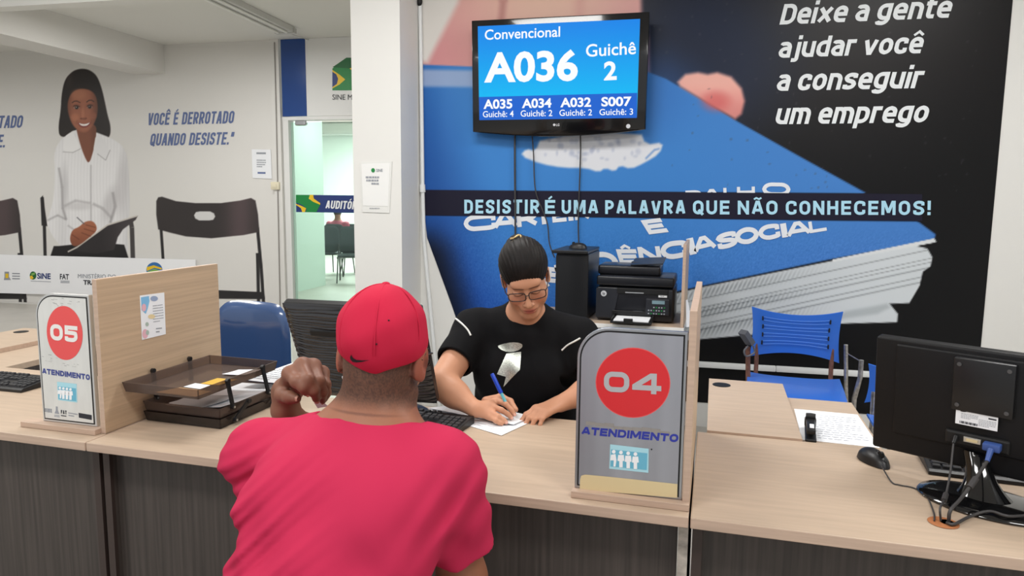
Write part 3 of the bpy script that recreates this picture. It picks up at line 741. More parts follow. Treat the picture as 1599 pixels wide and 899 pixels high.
b.poly([q(241+12.6*cos(t), 421.5+12.2*sin(t), .002) for t in np.linspace(0, 2*pi, 26)[:-1]], 6)
b.poly([q(229, 417, .003), q(240, 414, .003), q(252, 418, .003), q(253, 421, .003), q(241, 418, .003), q(229.5, 423, .003)], 2); b.poly([q(230, 424, .003), q(241, 419.5, .003), q(252.5, 423, .003), q(252, 425, .003), q(241, 423, .003), q(231, 428, .003)], 5)
nl('globe_logo')

# posted notice, socket and pipe by the door
def notice(name, label, corners, y, seed, body):
    b = MB(); P_ = [ony(*c, y) for c in corners]; b.raw([*P_, *[p+np.array([0, .003, 0]) for p in P_]], [(0, 1, 2, 3), (7, 6, 5, 4), (0, 4, 5, 1), (1, 5, 6, 2), (2, 6, 7, 3), (3, 7, 4, 0)], 0)
    o, u, v = P_[0], P_[1]-P_[0], P_[3]-P_[0]
    body(b, lambda a, c: o+u*a+v*c-np.array([0, .002, 0]), u, v)
    return tag(b.build_at(name, [m_paper, m_grey_ink, m_dgreen, m_blue_ink], P_[3]), label, 'notice')
def bd1(b, f, u, v):
    b.poly([f(.25, .1), f(.75, .1), f(.75, .16), f(.25, .16)], 1); lines_of_print(b, f(.25, .34), u*.5, v*.3, 4, seed=3, mi=1); b.poly([f(.28, .78), f(.7, .78), f(.7, .84), f(.28, .84)], 3)
notice('posted_notice', 'white printed notice on hall wall left of the glass door', [(393, 233), (422.5, 233.5), (424.5, 279), (394.5, 278)], HY-.012, 3, bd1)
sp = ony(430, 290, HY-.06); b = MB(); b.box(sp, (.11, .03, .09), bev=.008); b.box(sp+np.array([-.0, -.016, 0]), (.05, .006, .05), bev=.002)
tag(b.build_at('wall_socket', mat('ivory plastic', (224, 216, 190), .4), sp, 40), 'small ivory wall socket on the trim left of the glass door', 'socket')
b = MB(); b.tube([ony(428.5, 66, HY-.057), ony(431.5, 190, HY-.057), ony(436.5, 440, HY-.057), ony(438, 520, HY-.057)], .007, 8)
tag(b.build_at('thin_pipe', mat('grey conduit', (150, 146, 142), .5), ony(438, 520, HY-.057), 60), 'thin grey pipe running down the trim behind the ivory socket', 'pipe')
# notice in a clear sleeve on the pillar
yq = 4.306-.004
sl = thing('sleeved_notice', 'white notice in a clear plastic sleeve taped to the pillar', 'notice', TR(ony(586, 333, yq)))
q = lambda px, py, d=0.: ony(px, py, yq-d)
def slab(b, pts, y, th, mi=0):
    P_ = [ony(*c, y) for c in pts]; n = len(P_); b.raw([*P_, *[p+np.array([0, th, 0]) for p in P_]], [tuple(range(n)), tuple(range(2*n-1, n-1, -1)), *[(i, i+n, (i+1) % n+n, (i+1) % n) for i in range(n)]], mi)
b = MB(); slab(b, [(561, 254), (612, 252), (608, 332.5), (566, 331)], yq-.001, .003); b.build('sleeve', mat('clear sleeve', (226, 226, 222), .12, coat=.3), sl, world=True)
b = MB(); slab(b, [(564.5, 256), (609, 254.5), (606, 322), (567, 321)], yq-.003, .002); b.build('sheet', mat('sheet', (234, 234, 232), .5), sl, world=True)
b = MB(); b.poly([q(582.5+3*cos(t), 265.8+3.4*sin(t), .005) for t in np.linspace(0, 2*pi, 14)[:-1]], 1)
put_text(b, 'SiNE', q(587.5, 268, .005), q(597.5, 268, .005), q(587.5, 263.5, .005), 2, bold=.02)
for k, (a, c) in enumerate(((571, 606), (572, 605), (580, 599))): lines_of_print(b, q(a, 274.5+5*k, .005), q(c, 274.8+5*k, .005)-q(a, 274.5+5*k, .005), q(a, 278+5*k, .005)-q(a, 274.5+5*k, .005), 1, .98, 0, k, .8)
lines_of_print(b, q(577, 324, .005), q(603, 324.3, .005)-q(577, 324, .005), q(577, 326, .005)-q(577, 324, .005), 1, .98, 0, 9, .6)
b.build('print', [m_grey_ink, m_green, m_grey_ink], sl, world=True)

# fluorescent channel on the hall ceiling
pa, pb = onz(318, -14, CEIL-.03), onz(446, 47, CEIL-.03)
lf = thing('ceiling_batten', 'grey fluorescent batten fixed to the hall ceiling, unlit', 'light', TR(pb))
b = MB(); b.bar(pa, pb, .2, .055); b.build('tray', mat('batten grey', (206, 206, 202), .5), lf, world=True)
b = MB(); dv = (pb-pa)/np.linalg.norm(pb-pa); sd = np.array([-dv[1], dv[0], 0])
for s_ in (-1, 1): b.cyl(pa+sd*.05*s_+np.array([0, 0, -.04]), pb-dv*.08+sd*.05*s_+np.array([0, 0, -.04]), .013)
b.build('tube', mat('lamp tube', (232, 232, 228), .3), lf, world=True)
b = MB(); b.bar(pb-dv*.03+np.array([0, 0, -.012]), pb+dv*.03+np.array([0, 0, -.012]), .22, .05); b.cyl(pb+np.array([0, 0, -.02]), pb+dv*.55+np.array([0, 0, .015]), .006)
b.build('end_cap', mat('batten cap', (196, 196, 192), .5), lf, world=True)
# ================================================================== counters, dividers, signs
DA = radians(-2.7)
D = TR((.048, 1.573, 0), DA); Di = D.inverted()
Dx, Dy = np.array(D.col[0][:3]), np.array(D.col[1][:3])
def dw(u, v, z=0.): return np.array(D @ Vector((u, v, z)))
def wood(name, rgb, sc, amt, rough=.42):
    m = mat(name, rgb, rough, noise=(sc, amt, 6), bump=((sc[0]*2, sc[1]*2, sc[2]*2), .04)); return m
m_wood = wood('pale oak laminate', (185, 164, 143), (5, 60, 60), .07)
m_edge = wood('pale oak edging', (188, 163, 144), (4, 60, 90), .10)
m_panel = wood('pale oak divider', (190, 164, 136), (60, 2.2, 120), .11)
m_dkwood = wood('dark grained panel', (66, 59, 55), (90, 90, 2.2), .30, .5)
m_dkedge = mat('dark brown edging', (58, 46, 42), .5)
m_worn = mat('worn pale board edge', (176, 168, 158), .8, noise=((40, 40, 60), .25))
def desk(name, label, u0, u1, worn=False):
    t = thing(name, label, 'counter', D @ TR((u0, 0, 0)), None); W_ = u1-u0
    b = MB(); b.box((W_/2, .31, .737), (W_, .62, .026), bev=.0025); 
    b.bm.faces.ensure_lookup_table(); b.bm.normal_update()
    for f in b.bm.faces: f.material_index = 0 if abs(f.normal.z) > .8 else 1
    b.build('worktop', [m_wood, m_edge], t)
    b = MB(); b.box((W_/2, .085, .40), (W_-.05, .018, .645)); b.build('front_panel', m_dkwood, t)
    for k, x in enumerate((.016, W_-(.0115 if worn else .016))):
        b = MB(); b.box((x, .313, .3615), (.022, .5, .7225)); sp_ = b.build('side_panel', m_dkwood, t)
        b = MB(); b.box((x, .0565, .3615), (.0225, .012, .722)); b.build('edge_strip', m_worn if worn and k else m_dkedge, sp_)
    return t
U = -1.66
desk_l = desk('service_counter', 'counter at far left with the keyboard and sign 05', U-1.6, U-.004)
desk_m = desk('service_counter', 'middle counter where the woman in black is writing', U, -.002, True)
desk_r = desk('service_counter', 'right counter carrying the black monitor seen from behind', .002, 1.6)
# return desks (a lower top with a raised slab lying on it)
def return_desk(label, u0, v0, v1, dv, w=.535, ws=.31, hx=.085):
    t = thing('side_desk', label, 'desk', D @ TR((u0, 0, 0)))
    b = MB(); b.box((w/2, (v0+v1)/2, .722), (w, v1-v0, .026), bev=.002); b.build('tabletop', m_wood, t)
    b = MB(); b.box((w-.012, (v0+v1)/2, .3545), (.018, v1-v0-.04, .709)); b.box((.012, (v0+v1)/2, .3545), (.018, v1-v0-.04, .709)); b.build('side_panel', m_dkwood, t)
    sl = MB(); hc = (hx, v1+dv-.09); ts = bmesh.new()
    # slab with a round cable hole
    hole = [(hc[0]+.03*cos(a), hc[1]+.03*sin(a)) for a in np.linspace(0, 2*pi, 25)[:-1]]
    x0, x1, y0, y1 = 0., ws, v0+.002, v1+dv
    outer = []
    for hx, hy in hole:
        a = atan2(hy-hc[1], hx-hc[0]); c_, s_ = cos(a), sin(a)
        k = min([(x1-hc[0])/c_ if c_ > 1e-6 else 9, (x0-hc[0])/c_ if c_ < -1e-6 else 9, (y1-hc[1])/s_ if s_ > 1e-6 else 9, (y0-hc[1])/s_ if s_ < -1e-6 else 9])
        outer.append((hc[0]+c_*k, hc[1]+s_*k, a))
    ring = []
    corners = [(x, y, atan2(y-hc[1], x-hc[0])) for x in (x0, x1) for y in (y0, y1)]
    for z, flip in ((.7355, True), (.7555, False)):
        V = [(x, y, z) for x, y in hole]+[(x, y, z) for x, y, _ in outer]; n = len(hole); Fc = []
        for i in range(n):
            j = (i+1) % n; a0, a1 = outer[i][2], outer[j][2]
            mid = [c for c in corners if (a0 < c[2] < a1) or (a1 < a0 and (c[2] > a0 or c[2] < a1))]
            q_ = [i, n+i]
            for c in mid: V.append((c[0], c[1], z)); q_.append(len(V)-1)
            q_ += [n+j, j]; Fc.append(tuple(q_[::-1] if not flip else q_))
        sl.raw(V, Fc)
    n = len(hole)
    sl.raw([(*p, z) for z in (.7355, .7555) for p in hole], [(i, i+n, (i+1) % n+n, (i+1) % n) for i in range(n)], 1)
    cs = [(x0, y0), (x1, y0), (x1, y1), (x0, y1)]
    sl.raw([(*p, z) for z in (.7355, .7555) for p in cs], [(i, (i+1) % 4, (i+1) % 4+4, i+4) for i in range(4)], 2)
    so = sl.build('raised_slab', [m_wood, m_dkedge, m_edge], t)
    g = MB(); g.lathe([(.026, .737), (.0295, .737), (.0295, .7552), (.033, .7556), (.033, .757), (.026, .757)], TR((hc[0], hc[1], 0))); g.build('cable_grommet', m_dark, so, smooth=40)
    g = MB(); g.lathe([(.026, .7365), (.02, .7366), (.001, .7366)], TR((hc[0], hc[1], 0))); g.build('grommet_bottom', m_dark, so)
    return t
rd_r = return_desk('pale side desk running back from the right counter toward the blue chair', .03, .622, 1.165, .12, .493, .27, .046)
rd_l = return_desk('pale side desk behind the keyboard at far left, cable hole in its slab', -3.385, .625, 1.165, .12, .62, .355)

# dividers
def divider(label, u, v0, v1, M=None, zt=.7505):
    t = thing('desk_divider', label, 'divider', (M or D) @ TR((u, v0, zt)))
    L_ = v1-v0; b = MB(); b.box((0, L_/2, .2275), (.0165, L_, .455), bev=.0012)
    b.bm.normal_update()
    for f in b.bm.faces: f.material_index = 0 if abs(f.normal.x) > .8 else 1
    b.build('panel', [m_panel, m_edge], t); return t
div5 = divider('pale wooden divider beside sign 05, with a small greeting card on it', U-.0128, .075, .60)
div4 = divider('pale wooden divider seen edge-on, right of sign 04', -.0105, .045, .64)
def base_strip(t, x0, x1, y0, y1, z=.016):
    b = MB(); b.box(((x0+x1)/2, (y0+y1)/2, z/2), (x1-x0, y1-y0, z), bev=.0012); b.build('base_strip', m_edge, t)
base_strip(div5, -.285, -.0085, -.022, .02); base_strip(div4, -.262, .008, -.017, .018)

# signs
def sign(label, px_bl, px_br, px_tr, px_tl, v, zb, face, content, thick=.014, R_=.075, insetcol=None):
    P0 = dw(0, v, 0); q0 = lambda px, py: onp(px, py, P0, Dy)
    o = q0(*px_bl); wid = float((q0(*px_br)-o) @ Dx); h = float(q0(*px_tr)[2]-zb)
    M = D @ TR(tuple(Di @ Vector((o[0], o[1], zb)))); M = M.copy()
    t = thing('counter_sign', label, 'sign', M); Mi = M.inverted()
    def outline(ins):
        r = max(R_-ins, .004); p = [(wid-ins, ins), (wid-ins, h-ins)]
        p += [(ins+r-r*cos(a)*1. if False else ins+r+r*cos(a), h-ins-r+r*sin(a)) for a in np.linspace(pi/2, pi, 12)]
        return p+[(ins, ins)]
    Mz = Matrix(((1, 0, 0, 0), (0, 0, -1, 0), (0, 1, 0, 0), (0, 0, 0, 1)))   # local xy -> sign's x,z ; extrude toward -y
    fr, pl = face
    b = MB(); b.prism(outline(0), -thick, 0, Mz, bev=.001); b.build('frame', fr, t)
    b = MB(); b.prism(outline(.006), .0002, .0008, Mz); b.build('black_border', m_dark, t)
    b = MB(); b.prism(outline(.0098), .0009, .0016, Mz); b.build('plate', pl, t)
    def q(px, py, lift=.002):
        p = Mi @ Vector(onp(px, py, P0, Dy)); return np.array((p.x, -lift, p.z))
    content(t, q); return t
m_alu = mat('aluminium', (168, 170, 174), .32, .9)
m_brush = mat('brushed steel plate', (164, 166, 174), .34, .65, noise=((14, 1, .35), .14, 2))
m_overexp = mat('scuffed overexposed steel', (222, 222, 218), .3, .25, noise=((30, 30, 8), .05))  # steel plate of sign 05, its overexposure painted in as white
m_alu2 = mat('pale aluminium', (206, 206, 204), .35, .5)
m_red = mat('red disc', (206, 40, 46), .4); m_coral = mat('coral red disc', (226, 84, 84), .45)  # the second red is paler, towards coral
m_num = mat('silver numeral', (186, 187, 190), .35, .4); m_num2 = mat('pale numeral', (232, 230, 226), .4)
m_bl = mat('deep blue lettering', (46, 56, 152), .45); m_bl2 = mat('dull blue lettering', (66, 76, 140), .45)
m_st = mat('pale cyan sticker', (168, 216, 228), .35); m_st2 = mat('cyan sticker', (104, 178, 204), .35)
m_cream = mat('cream label', (214, 196, 152), .5)
def ellipse(c, rx, ry, q, lift, tilt=0., n=48):
    return [q(c[0]+rx*cos(a), c[1]+ry*sin(a)+tilt*rx*cos(a), lift) for a in np.linspace(0, 2*pi, n+1)[:-1]]
def pictos(b, q, x0, x1, y, dy, h, mi, lift):
    for k in range(4):
        x = x0+(x1-x0)*(k+.5)/4; yy = y+dy*(k+.5)/4; s_ = h
        b.poly([q(x+.11*s_*cos(a), yy-.38*s_+.11*s_*sin(a), lift) for a in np.linspace(0, 2*pi, 11)[:-1]], mi)
        if k == 0: b.poly([q(x+.1*s_, yy-.25*s_, lift), q(x-.16*s_, yy-.2*s_, lift), q(x-.2*s_, yy+.12*s_, lift), q(x+.0*s_, yy+.12*s_, lift), q(x-.02*s_, yy+.48*s_, lift), q(x+.1*s_, yy+.48*s_, lift), q(x+.16*s_, yy+.1*s_, lift)], mi)
        else: b.poly([q(x-.16*s_, yy-.24*s_, lift), q(x-.2*s_, yy+.1*s_, lift), q(x-.1*s_, yy+.12*s_, lift), q(x-.1*s_, yy+.48*s_, lift), q(x+.1*s_, yy+.48*s_, lift), q(x+.1*s_, yy+.12*s_, lift), q(x+.2*s_, yy+.1*s_, lift), q(x+.16*s_, yy-.24*s_, lift)], mi)
def c04(t, q):
    b = MB(); b.poly(ellipse((988.5, 597), 58.3, 54.8, q, .0019, .01), 0); b.build('disc_rim', m_coral, t)
    b = MB(); b.poly(ellipse((988.5, 597), 57, 53.4, q, .0022, .01), 0); b.build('disc', m_red, t)
    b = MB(); block_text(b, '04', q(943, 610.5, .0026), q(1032.5, 615.5, .0026), q(943.5, 579, .0026), 0, weight=.25, gap=.14, radius=.26); b.build('numerals', m_num, t)
    b = MB(); block_text(b, 'ATENDIMENTO', q(908, 677.5), q(1058.5, 690), q(909.5, 665.5), 0, weight=.27, gap=.10, radius=.3); b.build('lettering', m_bl, t)
    b = MB(); b.poly([q(953, 693), (q(1013, 700)), q(1012.5, 737.5), q(951.5, 731)], 0); b.poly([q(954.5, 701, .0024), q(1011, 707, .0024), q(1010, 733, .0024), q(953.5, 727.5, .0024)], 1); pictos(b, q, 953, 998, 714, 5, 27, 2, .0028); b.build('pictogram_sticker', [m_st, m_st2, m_wprint], t)
    b = MB(); b.poly([q(905.5, 763.5), q(1057.5, 776.5), q(1058, 755), q(960, 744.5), q(914, 740.2), q(908, 742), q(906, 748)], 0); b.build('cream_label', m_cream, t)
    b = MB(); r = random.Random(4)
    for k in range(9):
        x = 915+k*14.5; y = 658+k*1.6+r.uniform(-2, 2); b.poly([q(x, y, .00185), q(x+15, y+1.5, .00185), q(x+15, y+6+r.uniform(0, 4), .00185), q(x, y+6, .00185)], 0)
    b.build('glue_residue', mat('glue residue', (142, 138, 134), .7), t)
    b = MB(); b.poly([q(1017.5+1.3*cos(a), 701+1.3*sin(a)) for a in np.linspace(0, 2*pi, 9)[:-1]], 0); b.build('rivet', m_dark, t)
sg4 = sign('grey steel counter sign reading 04 in a red disc', (897, 767), (1064, 782), (1077, 519), (901, 515), .05, .7675, (m_alu, m_brush), c04)
def c05(t, q):
    b = MB(); b.poly(ellipse((102, 519.5), 28, 42, q, .0022, .12), 0); b.build('disc', m_coral, t)
    b = MB(); block_text(b, '05', q(80, 530, .0026), q(122.5, 534.5, .0026), q(79.3, 505, .0026), 0, weight=.25, gap=.14, radius=.26); b.build('numerals', m_num2, t)
    b = MB(); block_text(b, 'ATENDIMENTO', q(67, 582.8), q(141.5, 593.2), q(66.6, 574.2), 0, weight=.27, gap=.10, radius=.3); b.build('lettering', m_bl2, t)
    b = MB(); b.poly([q(90, 595.5), q(120.5, 599), q(121.5, 628), q(91.5, 624)], 0); b.poly([q(91.5, 602.5, .0024), q(119.5, 606, .0024), q(120, 626, .0024), q(92.5, 622.5, .0024)], 1); pictos(b, q, 92, 114, 612, 3, 19, 2, .0028); b.build('pictogram_sticker', [m_st, m_st2, m_wprint], t)
    b = MB(); block_text(b, 'SINE', q(71, 642.5), q(82, 644), q(70.8, 636.5), 0, weight=.26, gap=.15); b.build('sine_logo', m_grey_ink, t)
    b = MB(); b.poly([q(88, 634), q(91, 634.4), q(91, 640), q(93.5, 646), q(86, 645), q(88, 640)], 0)
    for k in range(2): b.poly([q(85.5, 647+2*k), q(94, 648+2*k), q(94, 649+2*k), q(85.5, 648+2*k)], 0)
    b.build('crest_logo', m_grey_ink, t)
    b = MB(); block_text(b, 'FAT', q(96, 645.2), q(105, 646.4), q(95.8, 639.5), 0, weight=.24, gap=.2)
    b.poly([q(96, 647.5), q(104.5, 648.6), q(104.6, 650), q(96.1, 648.9)], 0); b.build('fund_logo', m_ink, t)
    b = MB(); lines_of_print(b, q(107.5, 642.5), q(122, 645)-q(107.5, 642.5), q(108, 650)-q(107.5, 642.5), 2, .98, 0, 5); b.build('ministry_print', m_grey_ink, t)
    b = MB(); b.poly([q(123.5, 644), q(144, 647.5), q(144.3, 655.3), q(124, 651.5)], 0); b.build('dark_label', m_ink, t)
    r = random.Random(8); b = MB()
    for (x0, x1, y0, y1, n) in ((80, 125, 463, 477, 13), (66, 92, 550, 566, 7), (98, 128, 565, 574, 6)):
        for k in range(n):
            x, y = r.uniform(x0, x1), r.uniform(y0, y1); w_, h_ = r.uniform(2, 7), r.uniform(.4, 1.2); b.poly([q(x, y, .0019), q(x+w_, y+.8, .0019), q(x+w_*.9, y+h_+.8, .0019), q(x, y+h_, .0019)], 0)
    b.build('scuff_marks', mat('scuff grey', (178, 178, 176), .6), t)
sg5 = sign('overexposed-white steel counter sign reading 05 in a coral red disc', (67.5, 652), (151.5, 669), (139.5, 461), (59.5, 454), .08, .7675, (m_alu2, m_overexp), c05, R_=.07)

# greeting card on the divider
Pc = np.array(dw(U-.0042, 0, 0)); q = lambda px, py, l=0.: onp(px, py, Pc, Dx)+Dx*l
cc = [q(218, 461.5), (q(256, 456.5)), q(258.5, 521.5), q(221.5, 530.5)]
gc = thing('greeting_card', 'small white card with pastel drawings taped on the left divider', 'card', TR(cc[3]))
b = MB(); b.raw([*[c+Dx*.0012 for c in cc], *[c+Dx*.0002 for c in cc]], [(0, 3, 2, 1), (4, 5, 6, 7), (0, 1, 5, 4), (1, 2, 6, 5), (2, 3, 7, 6), (3, 0, 4, 7)])
b.build('card', m_paper, gc, world=True)
b = MB(); e_ = lambda c, rx, ry, mi, l=.0017: b.poly([q(c[0]+rx*cos(a), c[1]+ry*sin(a), l) for a in np.linspace(0, 2*pi, 15)[:-1]], mi)
b.poly([q(219.5, 464, .0014), q(232, 462, .0014), q(233, 470, .0014), q(230, 482, .0014), q(227, 490, .0014), q(220.5, 484, .0014)], 0)
e_((240, 466), 6, 4.2, 3); e_((224, 480), 3.6, 6, 2, .002); e_((236, 494), 5.6, 3.6, 4); e_((229, 506), 2.6, 3.4, 5); e_((226, 521), 4.6, 7.5, 2); e_((229.5, 519), 2.6, 4, 5, .002)
lines_of_print(b, q(238, 476, .0016), q(255, 474, .0016)-q(238, 476, .0016), q(239, 505, .0016)-q(238, 476, .0016), 7, .9, 1, 2, .3)
lines_of_print(b, q(243, 511, .0016), q(253, 510, .0016)-q(243, 511, .0016), q(243, 521, .0016)-q(243, 511, .0016), 2, .9, 1, 5, .4)
b.build('drawings', [mat('sky pastel', (128, 186, 226), .6), m_grey_ink, mat('pink pastel', (226, 178, 190), .6), mat('blue grey pastel', (150, 166, 196), .6), mat('yellow pastel', (226, 206, 160), .6), mat('green grey pastel', (170, 186, 176), .6)], gc, world=True)

# ------------------------------------------------------------------ two-tier smoked letter tray with papers
def glassy(name, tint, gl=.12, rough=.06, body=None):
    m = bpy.data.materials.new(name); m.use_nodes = True; nt = m.node_tree; nt.nodes.clear()
    o = nt.nodes.new('ShaderNodeOutputMaterial'); mx = nt.nodes.new('ShaderNodeMixShader'); t = nt.nodes.new('ShaderNodeBsdfTransparent'); g = nt.nodes.new('ShaderNodeBsdfPrincipled'); f = nt.nodes.new('ShaderNodeLayerWeight')
    t.inputs[0].default_value = (*tint, 1); g.inputs['Base Color'].default_value = (*(body or [c*.12 for c in tint]), 1); g.inputs['Roughness'].default_value = rough
    ma = nt.nodes.new('ShaderNodeMath'); ma.operation = 'MULTIPLY_ADD'; ma.inputs[1].default_value = .5; ma.inputs[2].default_value = gl; f.inputs[0].default_value = .35
    nt.links.new(f.outputs['Facing'], ma.inputs[0]); nt.links.new(ma.outputs[0], mx.inputs[0]); nt.links.new(t.outputs[0], mx.inputs[1]); nt.links.new(g.outputs[0], mx.inputs[2]); nt.links.new(mx.outputs[0], o.inputs[0]); return m
m_smoke = glassy('smoked acrylic', (.72, .64, .60), .30, .12, (.14, .105, .09))
m_smoke2 = glassy('dark smoked acrylic', (.42, .36, .33), .42, .15, (.06, .047, .04))
TA = radians(-4.2)
TM = TR((-1.588, 1.868, .7505), TA)
tr = thing('letter_tray', 'three-tier smoked plastic letter tray on the middle counter', 'tray', TM)
def tray_geo(w, l, h, z):
    """open tray: floor and walls leaning out a little"""
    b = MB(); th = .003
    b.box((w/2, l/2, z+th/2), (w, l, th))
    for (x0, y0, x1, y1) in ((0, 0, w, 0), (w, 0, w, l), (w, l, 0, l), (0, l, 0, 0)):
        d = np.array([x1-x0, y1-y0, 0.]); L_ = np.linalg.norm(d); d /= L_; n = np.array([d[1], -d[0], 0])
        a, c = np.array([x0, y0, z]), np.array([x1, y1, z]); o = n*.006
        P_ = [a, c, c+o+d*.006+[0, 0, h], a+o-d*.006+[0, 0, h]]; b.raw([*P_, *[p-n*th for p in P_]], [(0, 1, 2, 3), (7, 6, 5, 4), (0, 4, 5, 1), (1, 5, 6, 2), (2, 6, 7, 3), (3, 7, 4, 0)])
    return b
tray_geo(.272, .385, .030, .001).build('bottom_tray', m_smoke2, tr, smooth=30)
tray_geo(.272, .385, .030, .033).build('middle_tray', m_smoke, tr, smooth=30)
UT = Matrix.Translation((.003, -.078, .112)) @ Matrix.Rotation(radians(.6), 4, 'X')
tray_geo(.262, .365, .030, 0).build('upper_tray', m_smoke, tr, M=UT, smooth=30)
for a, c in (((.276, .035, .140), (.284, .045, .058)), ((.276, .205, .144), (.284, .22, .058)), ((.287, .115, .058), (.287, .05, .016)), ((.287, .30, .058), (.287, .235, .016)), ((-.006, .04, .148), (-.007, .05, .058)), ((-.006, .2, .152), (-.007, .21, .058))):
    b = MB(); b.bar(a, c, .006, .013, upv=(0, 1, 0)); b.cyl(np.array(a)-[.004, 0, 0], np.array(a)+[.006, 0, 0], .0075, seg=12); b.cyl(np.array(c)-[.004, 0, 0], np.array(c)+[.006, 0, 0], .0075, seg=12)
    b.build('tilting_strut', m_black, tr)
    b = MB(); b.cyl(np.array(c)+[.006, 0, 0], np.array(c)+[.0075, 0, 0], .0035, seg=10); b.build('rivet', m_steel, tr)
def paper(name, label, corners, cat='paper', col=None, curl=0., th=.0006, prints=0, seed=1, group=None, ink=None, dash=.35):
    """sheet over four corner points with a little lift at one edge"""
    c = [np.array(p, float) for p in corners]; n_ = np.cross(c[1]-c[0], c[3]-c[0]); n_ /= np.linalg.norm(n_); n_ = n_ if n_[2] > 0 else -n_
    f = lambda u, v: (c[0]*(1-u)+c[1]*u)*(1-v)+(c[3]*(1-u)+c[2]*u)*v + n_*(curl*(u**3*.6+(1-v)**3*.4))
    b = MB(); b.grid(f, 8, 8, 0, thick=th)
    if prints:
        for k in range(prints):
            r = random.Random(seed*31+k); x = .1
            while x < .9*(1 if k % 4 else r.uniform(.5, 1)):
                w_ = r.uniform(.04, .12); v0 = .1+.8*k/prints; v1 = v0+.8/prints*dash
                b.poly([f(a, d)+n_*.0009 for a, d in ((x, v0), (min(x+w_, .92), v0), (min(x+w_, .92), v1), (x, v1))], 1); x += w_+.02
    o = b.build_at(name, [col or m_paper, ink or m_grey_ink], c[0]); return tag(o, label, cat, group)
tw = lambda x, y, z: np.array(TM @ Vector((x, y, z)))
uw = lambda x, y, z: np.array(TM @ UT @ Vector((x, y, z)))
m_pg = mat('grey paper', (206, 208, 212), .6)
paper('paper_sheet', 'white papers spread in the middle tier of the letter tray', [tw(.04, .05, .038), tw(.25, .03, .038), tw(.262, .36, .04), tw(.04, .35, .04)], curl=.02)
paper('paper_sheet', 'crumpled grey sheet at the front of the middle tier', [tw(.06, .012, .048), tw(.20, .006, .046), tw(.23, .15, .056), tw(.06, .13, .054)], col=m_pg, curl=.012)
paper('paper_sheet', 'white sheets sticking out behind the letter tray', [tw(.13, .30, .066), tw(.26, .29, .066), tw(.33, .50, .088), tw(.18, .53, .084)], prints=10, seed=5, curl=.004)
paper('note_slip', 'yellow note lying in the upper tray', [uw(.16, .13, .005), uw(.225, .13, .005), uw(.235, .205, .005), uw(.165, .20, .005)], 'note', mat('yellow note', (222, 176, 70), .6))
paper('note_slip', 'small white slip beside the yellow note in the upper tray', [uw(.135, .085, .0045), uw(.205, .08, .0045), uw(.20, .125, .0045), uw(.14, .13, .0045)], 'note')
paper('note_slip', 'folded white receipt at the back of the upper tray', [uw(.15, .24, .005), uw(.235, .245, .005), uw(.245, .33, .008), uw(.16, .31, .006)], 'note', curl=.006)
paper('envelope', 'tan envelope at the front of the upper tray', [uw(.10, .008, .0045), uw(.245, .006, .0045), uw(.25, .07, .0045), uw(.13, .075, .0045)], 'envelope', mat('manila', (196, 158, 110), .6))
# ================================================================== keyboards, monitors, mice
m_key = mat('key black', (40, 40, 43), .45); m_kbase = mat('keyboard base', (24, 24, 26), .42)
_keyme = {}
def key_mesh(w, d):
    k = (round(w, 4), round(d, 4))
    if k not in _keyme:
        t = bmesh.new(); bmesh.ops.create_cube(t, size=1)
        bmesh.ops.scale(t, vec=(w, d, .007), verts=t.verts)
        for v in t.verts:
            if v.co.z > 0: v.co.x *= .84; v.co.y = v.co.y*.84+.0006
        bmesh.ops.bevel(t, geom=t.edges[:], offset=.0008, segments=1, affect='EDGES')
        me = bpy.data.meshes.new('key'); t.to_mesh(me); t.free(); me.materials.append(m_key); _keyme[k] = me
    return _keyme[k]
def keyboard(label, M, w=.44, d=.145):
    t = thing('keyboard', label, 'keyboard', M)
    b = MB(); pr_ = [(0, 0), (d, 0), (d, .024), (d-.012, .026), (.01, .013), (0, .009)]
    Mx = Matrix(((0, 0, 1, 0), (1, 0, 0, 0), (0, 1, 0, 0), (0, 0, 0, 1)))
    b.prism(pr_, 0, w, Mx, bev=.002); b.build('case', m_kbase, t)
    u = (w-.02)/22.5; rows = [(.118, [1, .5]+[1]*4+[.3]+[1]*4+[.3]+[1]*4+[.4]+[1]*3), (.096, [1]*13+[2]+[.3]+[1]*3+[.3]+[1]*4), (.077, [1.5]+[1]*12+[1.5]+[.3]+[1]*3+[.3]+[1]*4), (.058, [1.75]+[1]*11+[2.25]+[3.6]+[1]*4), (.039, [2.25]+[1]*10+[2.75]+[1.3]+[1]+[1.3]+[1]*4), (.020, [1.25]*3+[6.25]+[1.25]*4+[.3]+[1]*3+[.3]+[2]+[1]*2)]
    gapset = {.5, .3, .4, 3.6, 1.3}
    for v, ks in rows:
        x = .01; ax = atan2(.013, d-.022)
        for k in ks:
            if k not in gapset:
                o = bpy.data.objects.new('key', key_mesh(k*u-.0022, .0165)); S.collection.objects.link(o); o.parent = t
                o.matrix_local = TR((x+k*u/2, v+.006, .0165+(v-.01)*.1), 0, ax)
            x += k*u
    return t
keyboard('black keyboard on the middle counter beside the man in red', TR((-1.052, 2.018, .7505), radians(-9)))
keyboard('black keyboard on the far left counter beside sign 05', TR((-2.668, 2.034, .7505), radians(-1.5)))
keyboard('black keyboard on the right counter behind the monitor', TR((.652, 1.985, .7505), radians(-7)))

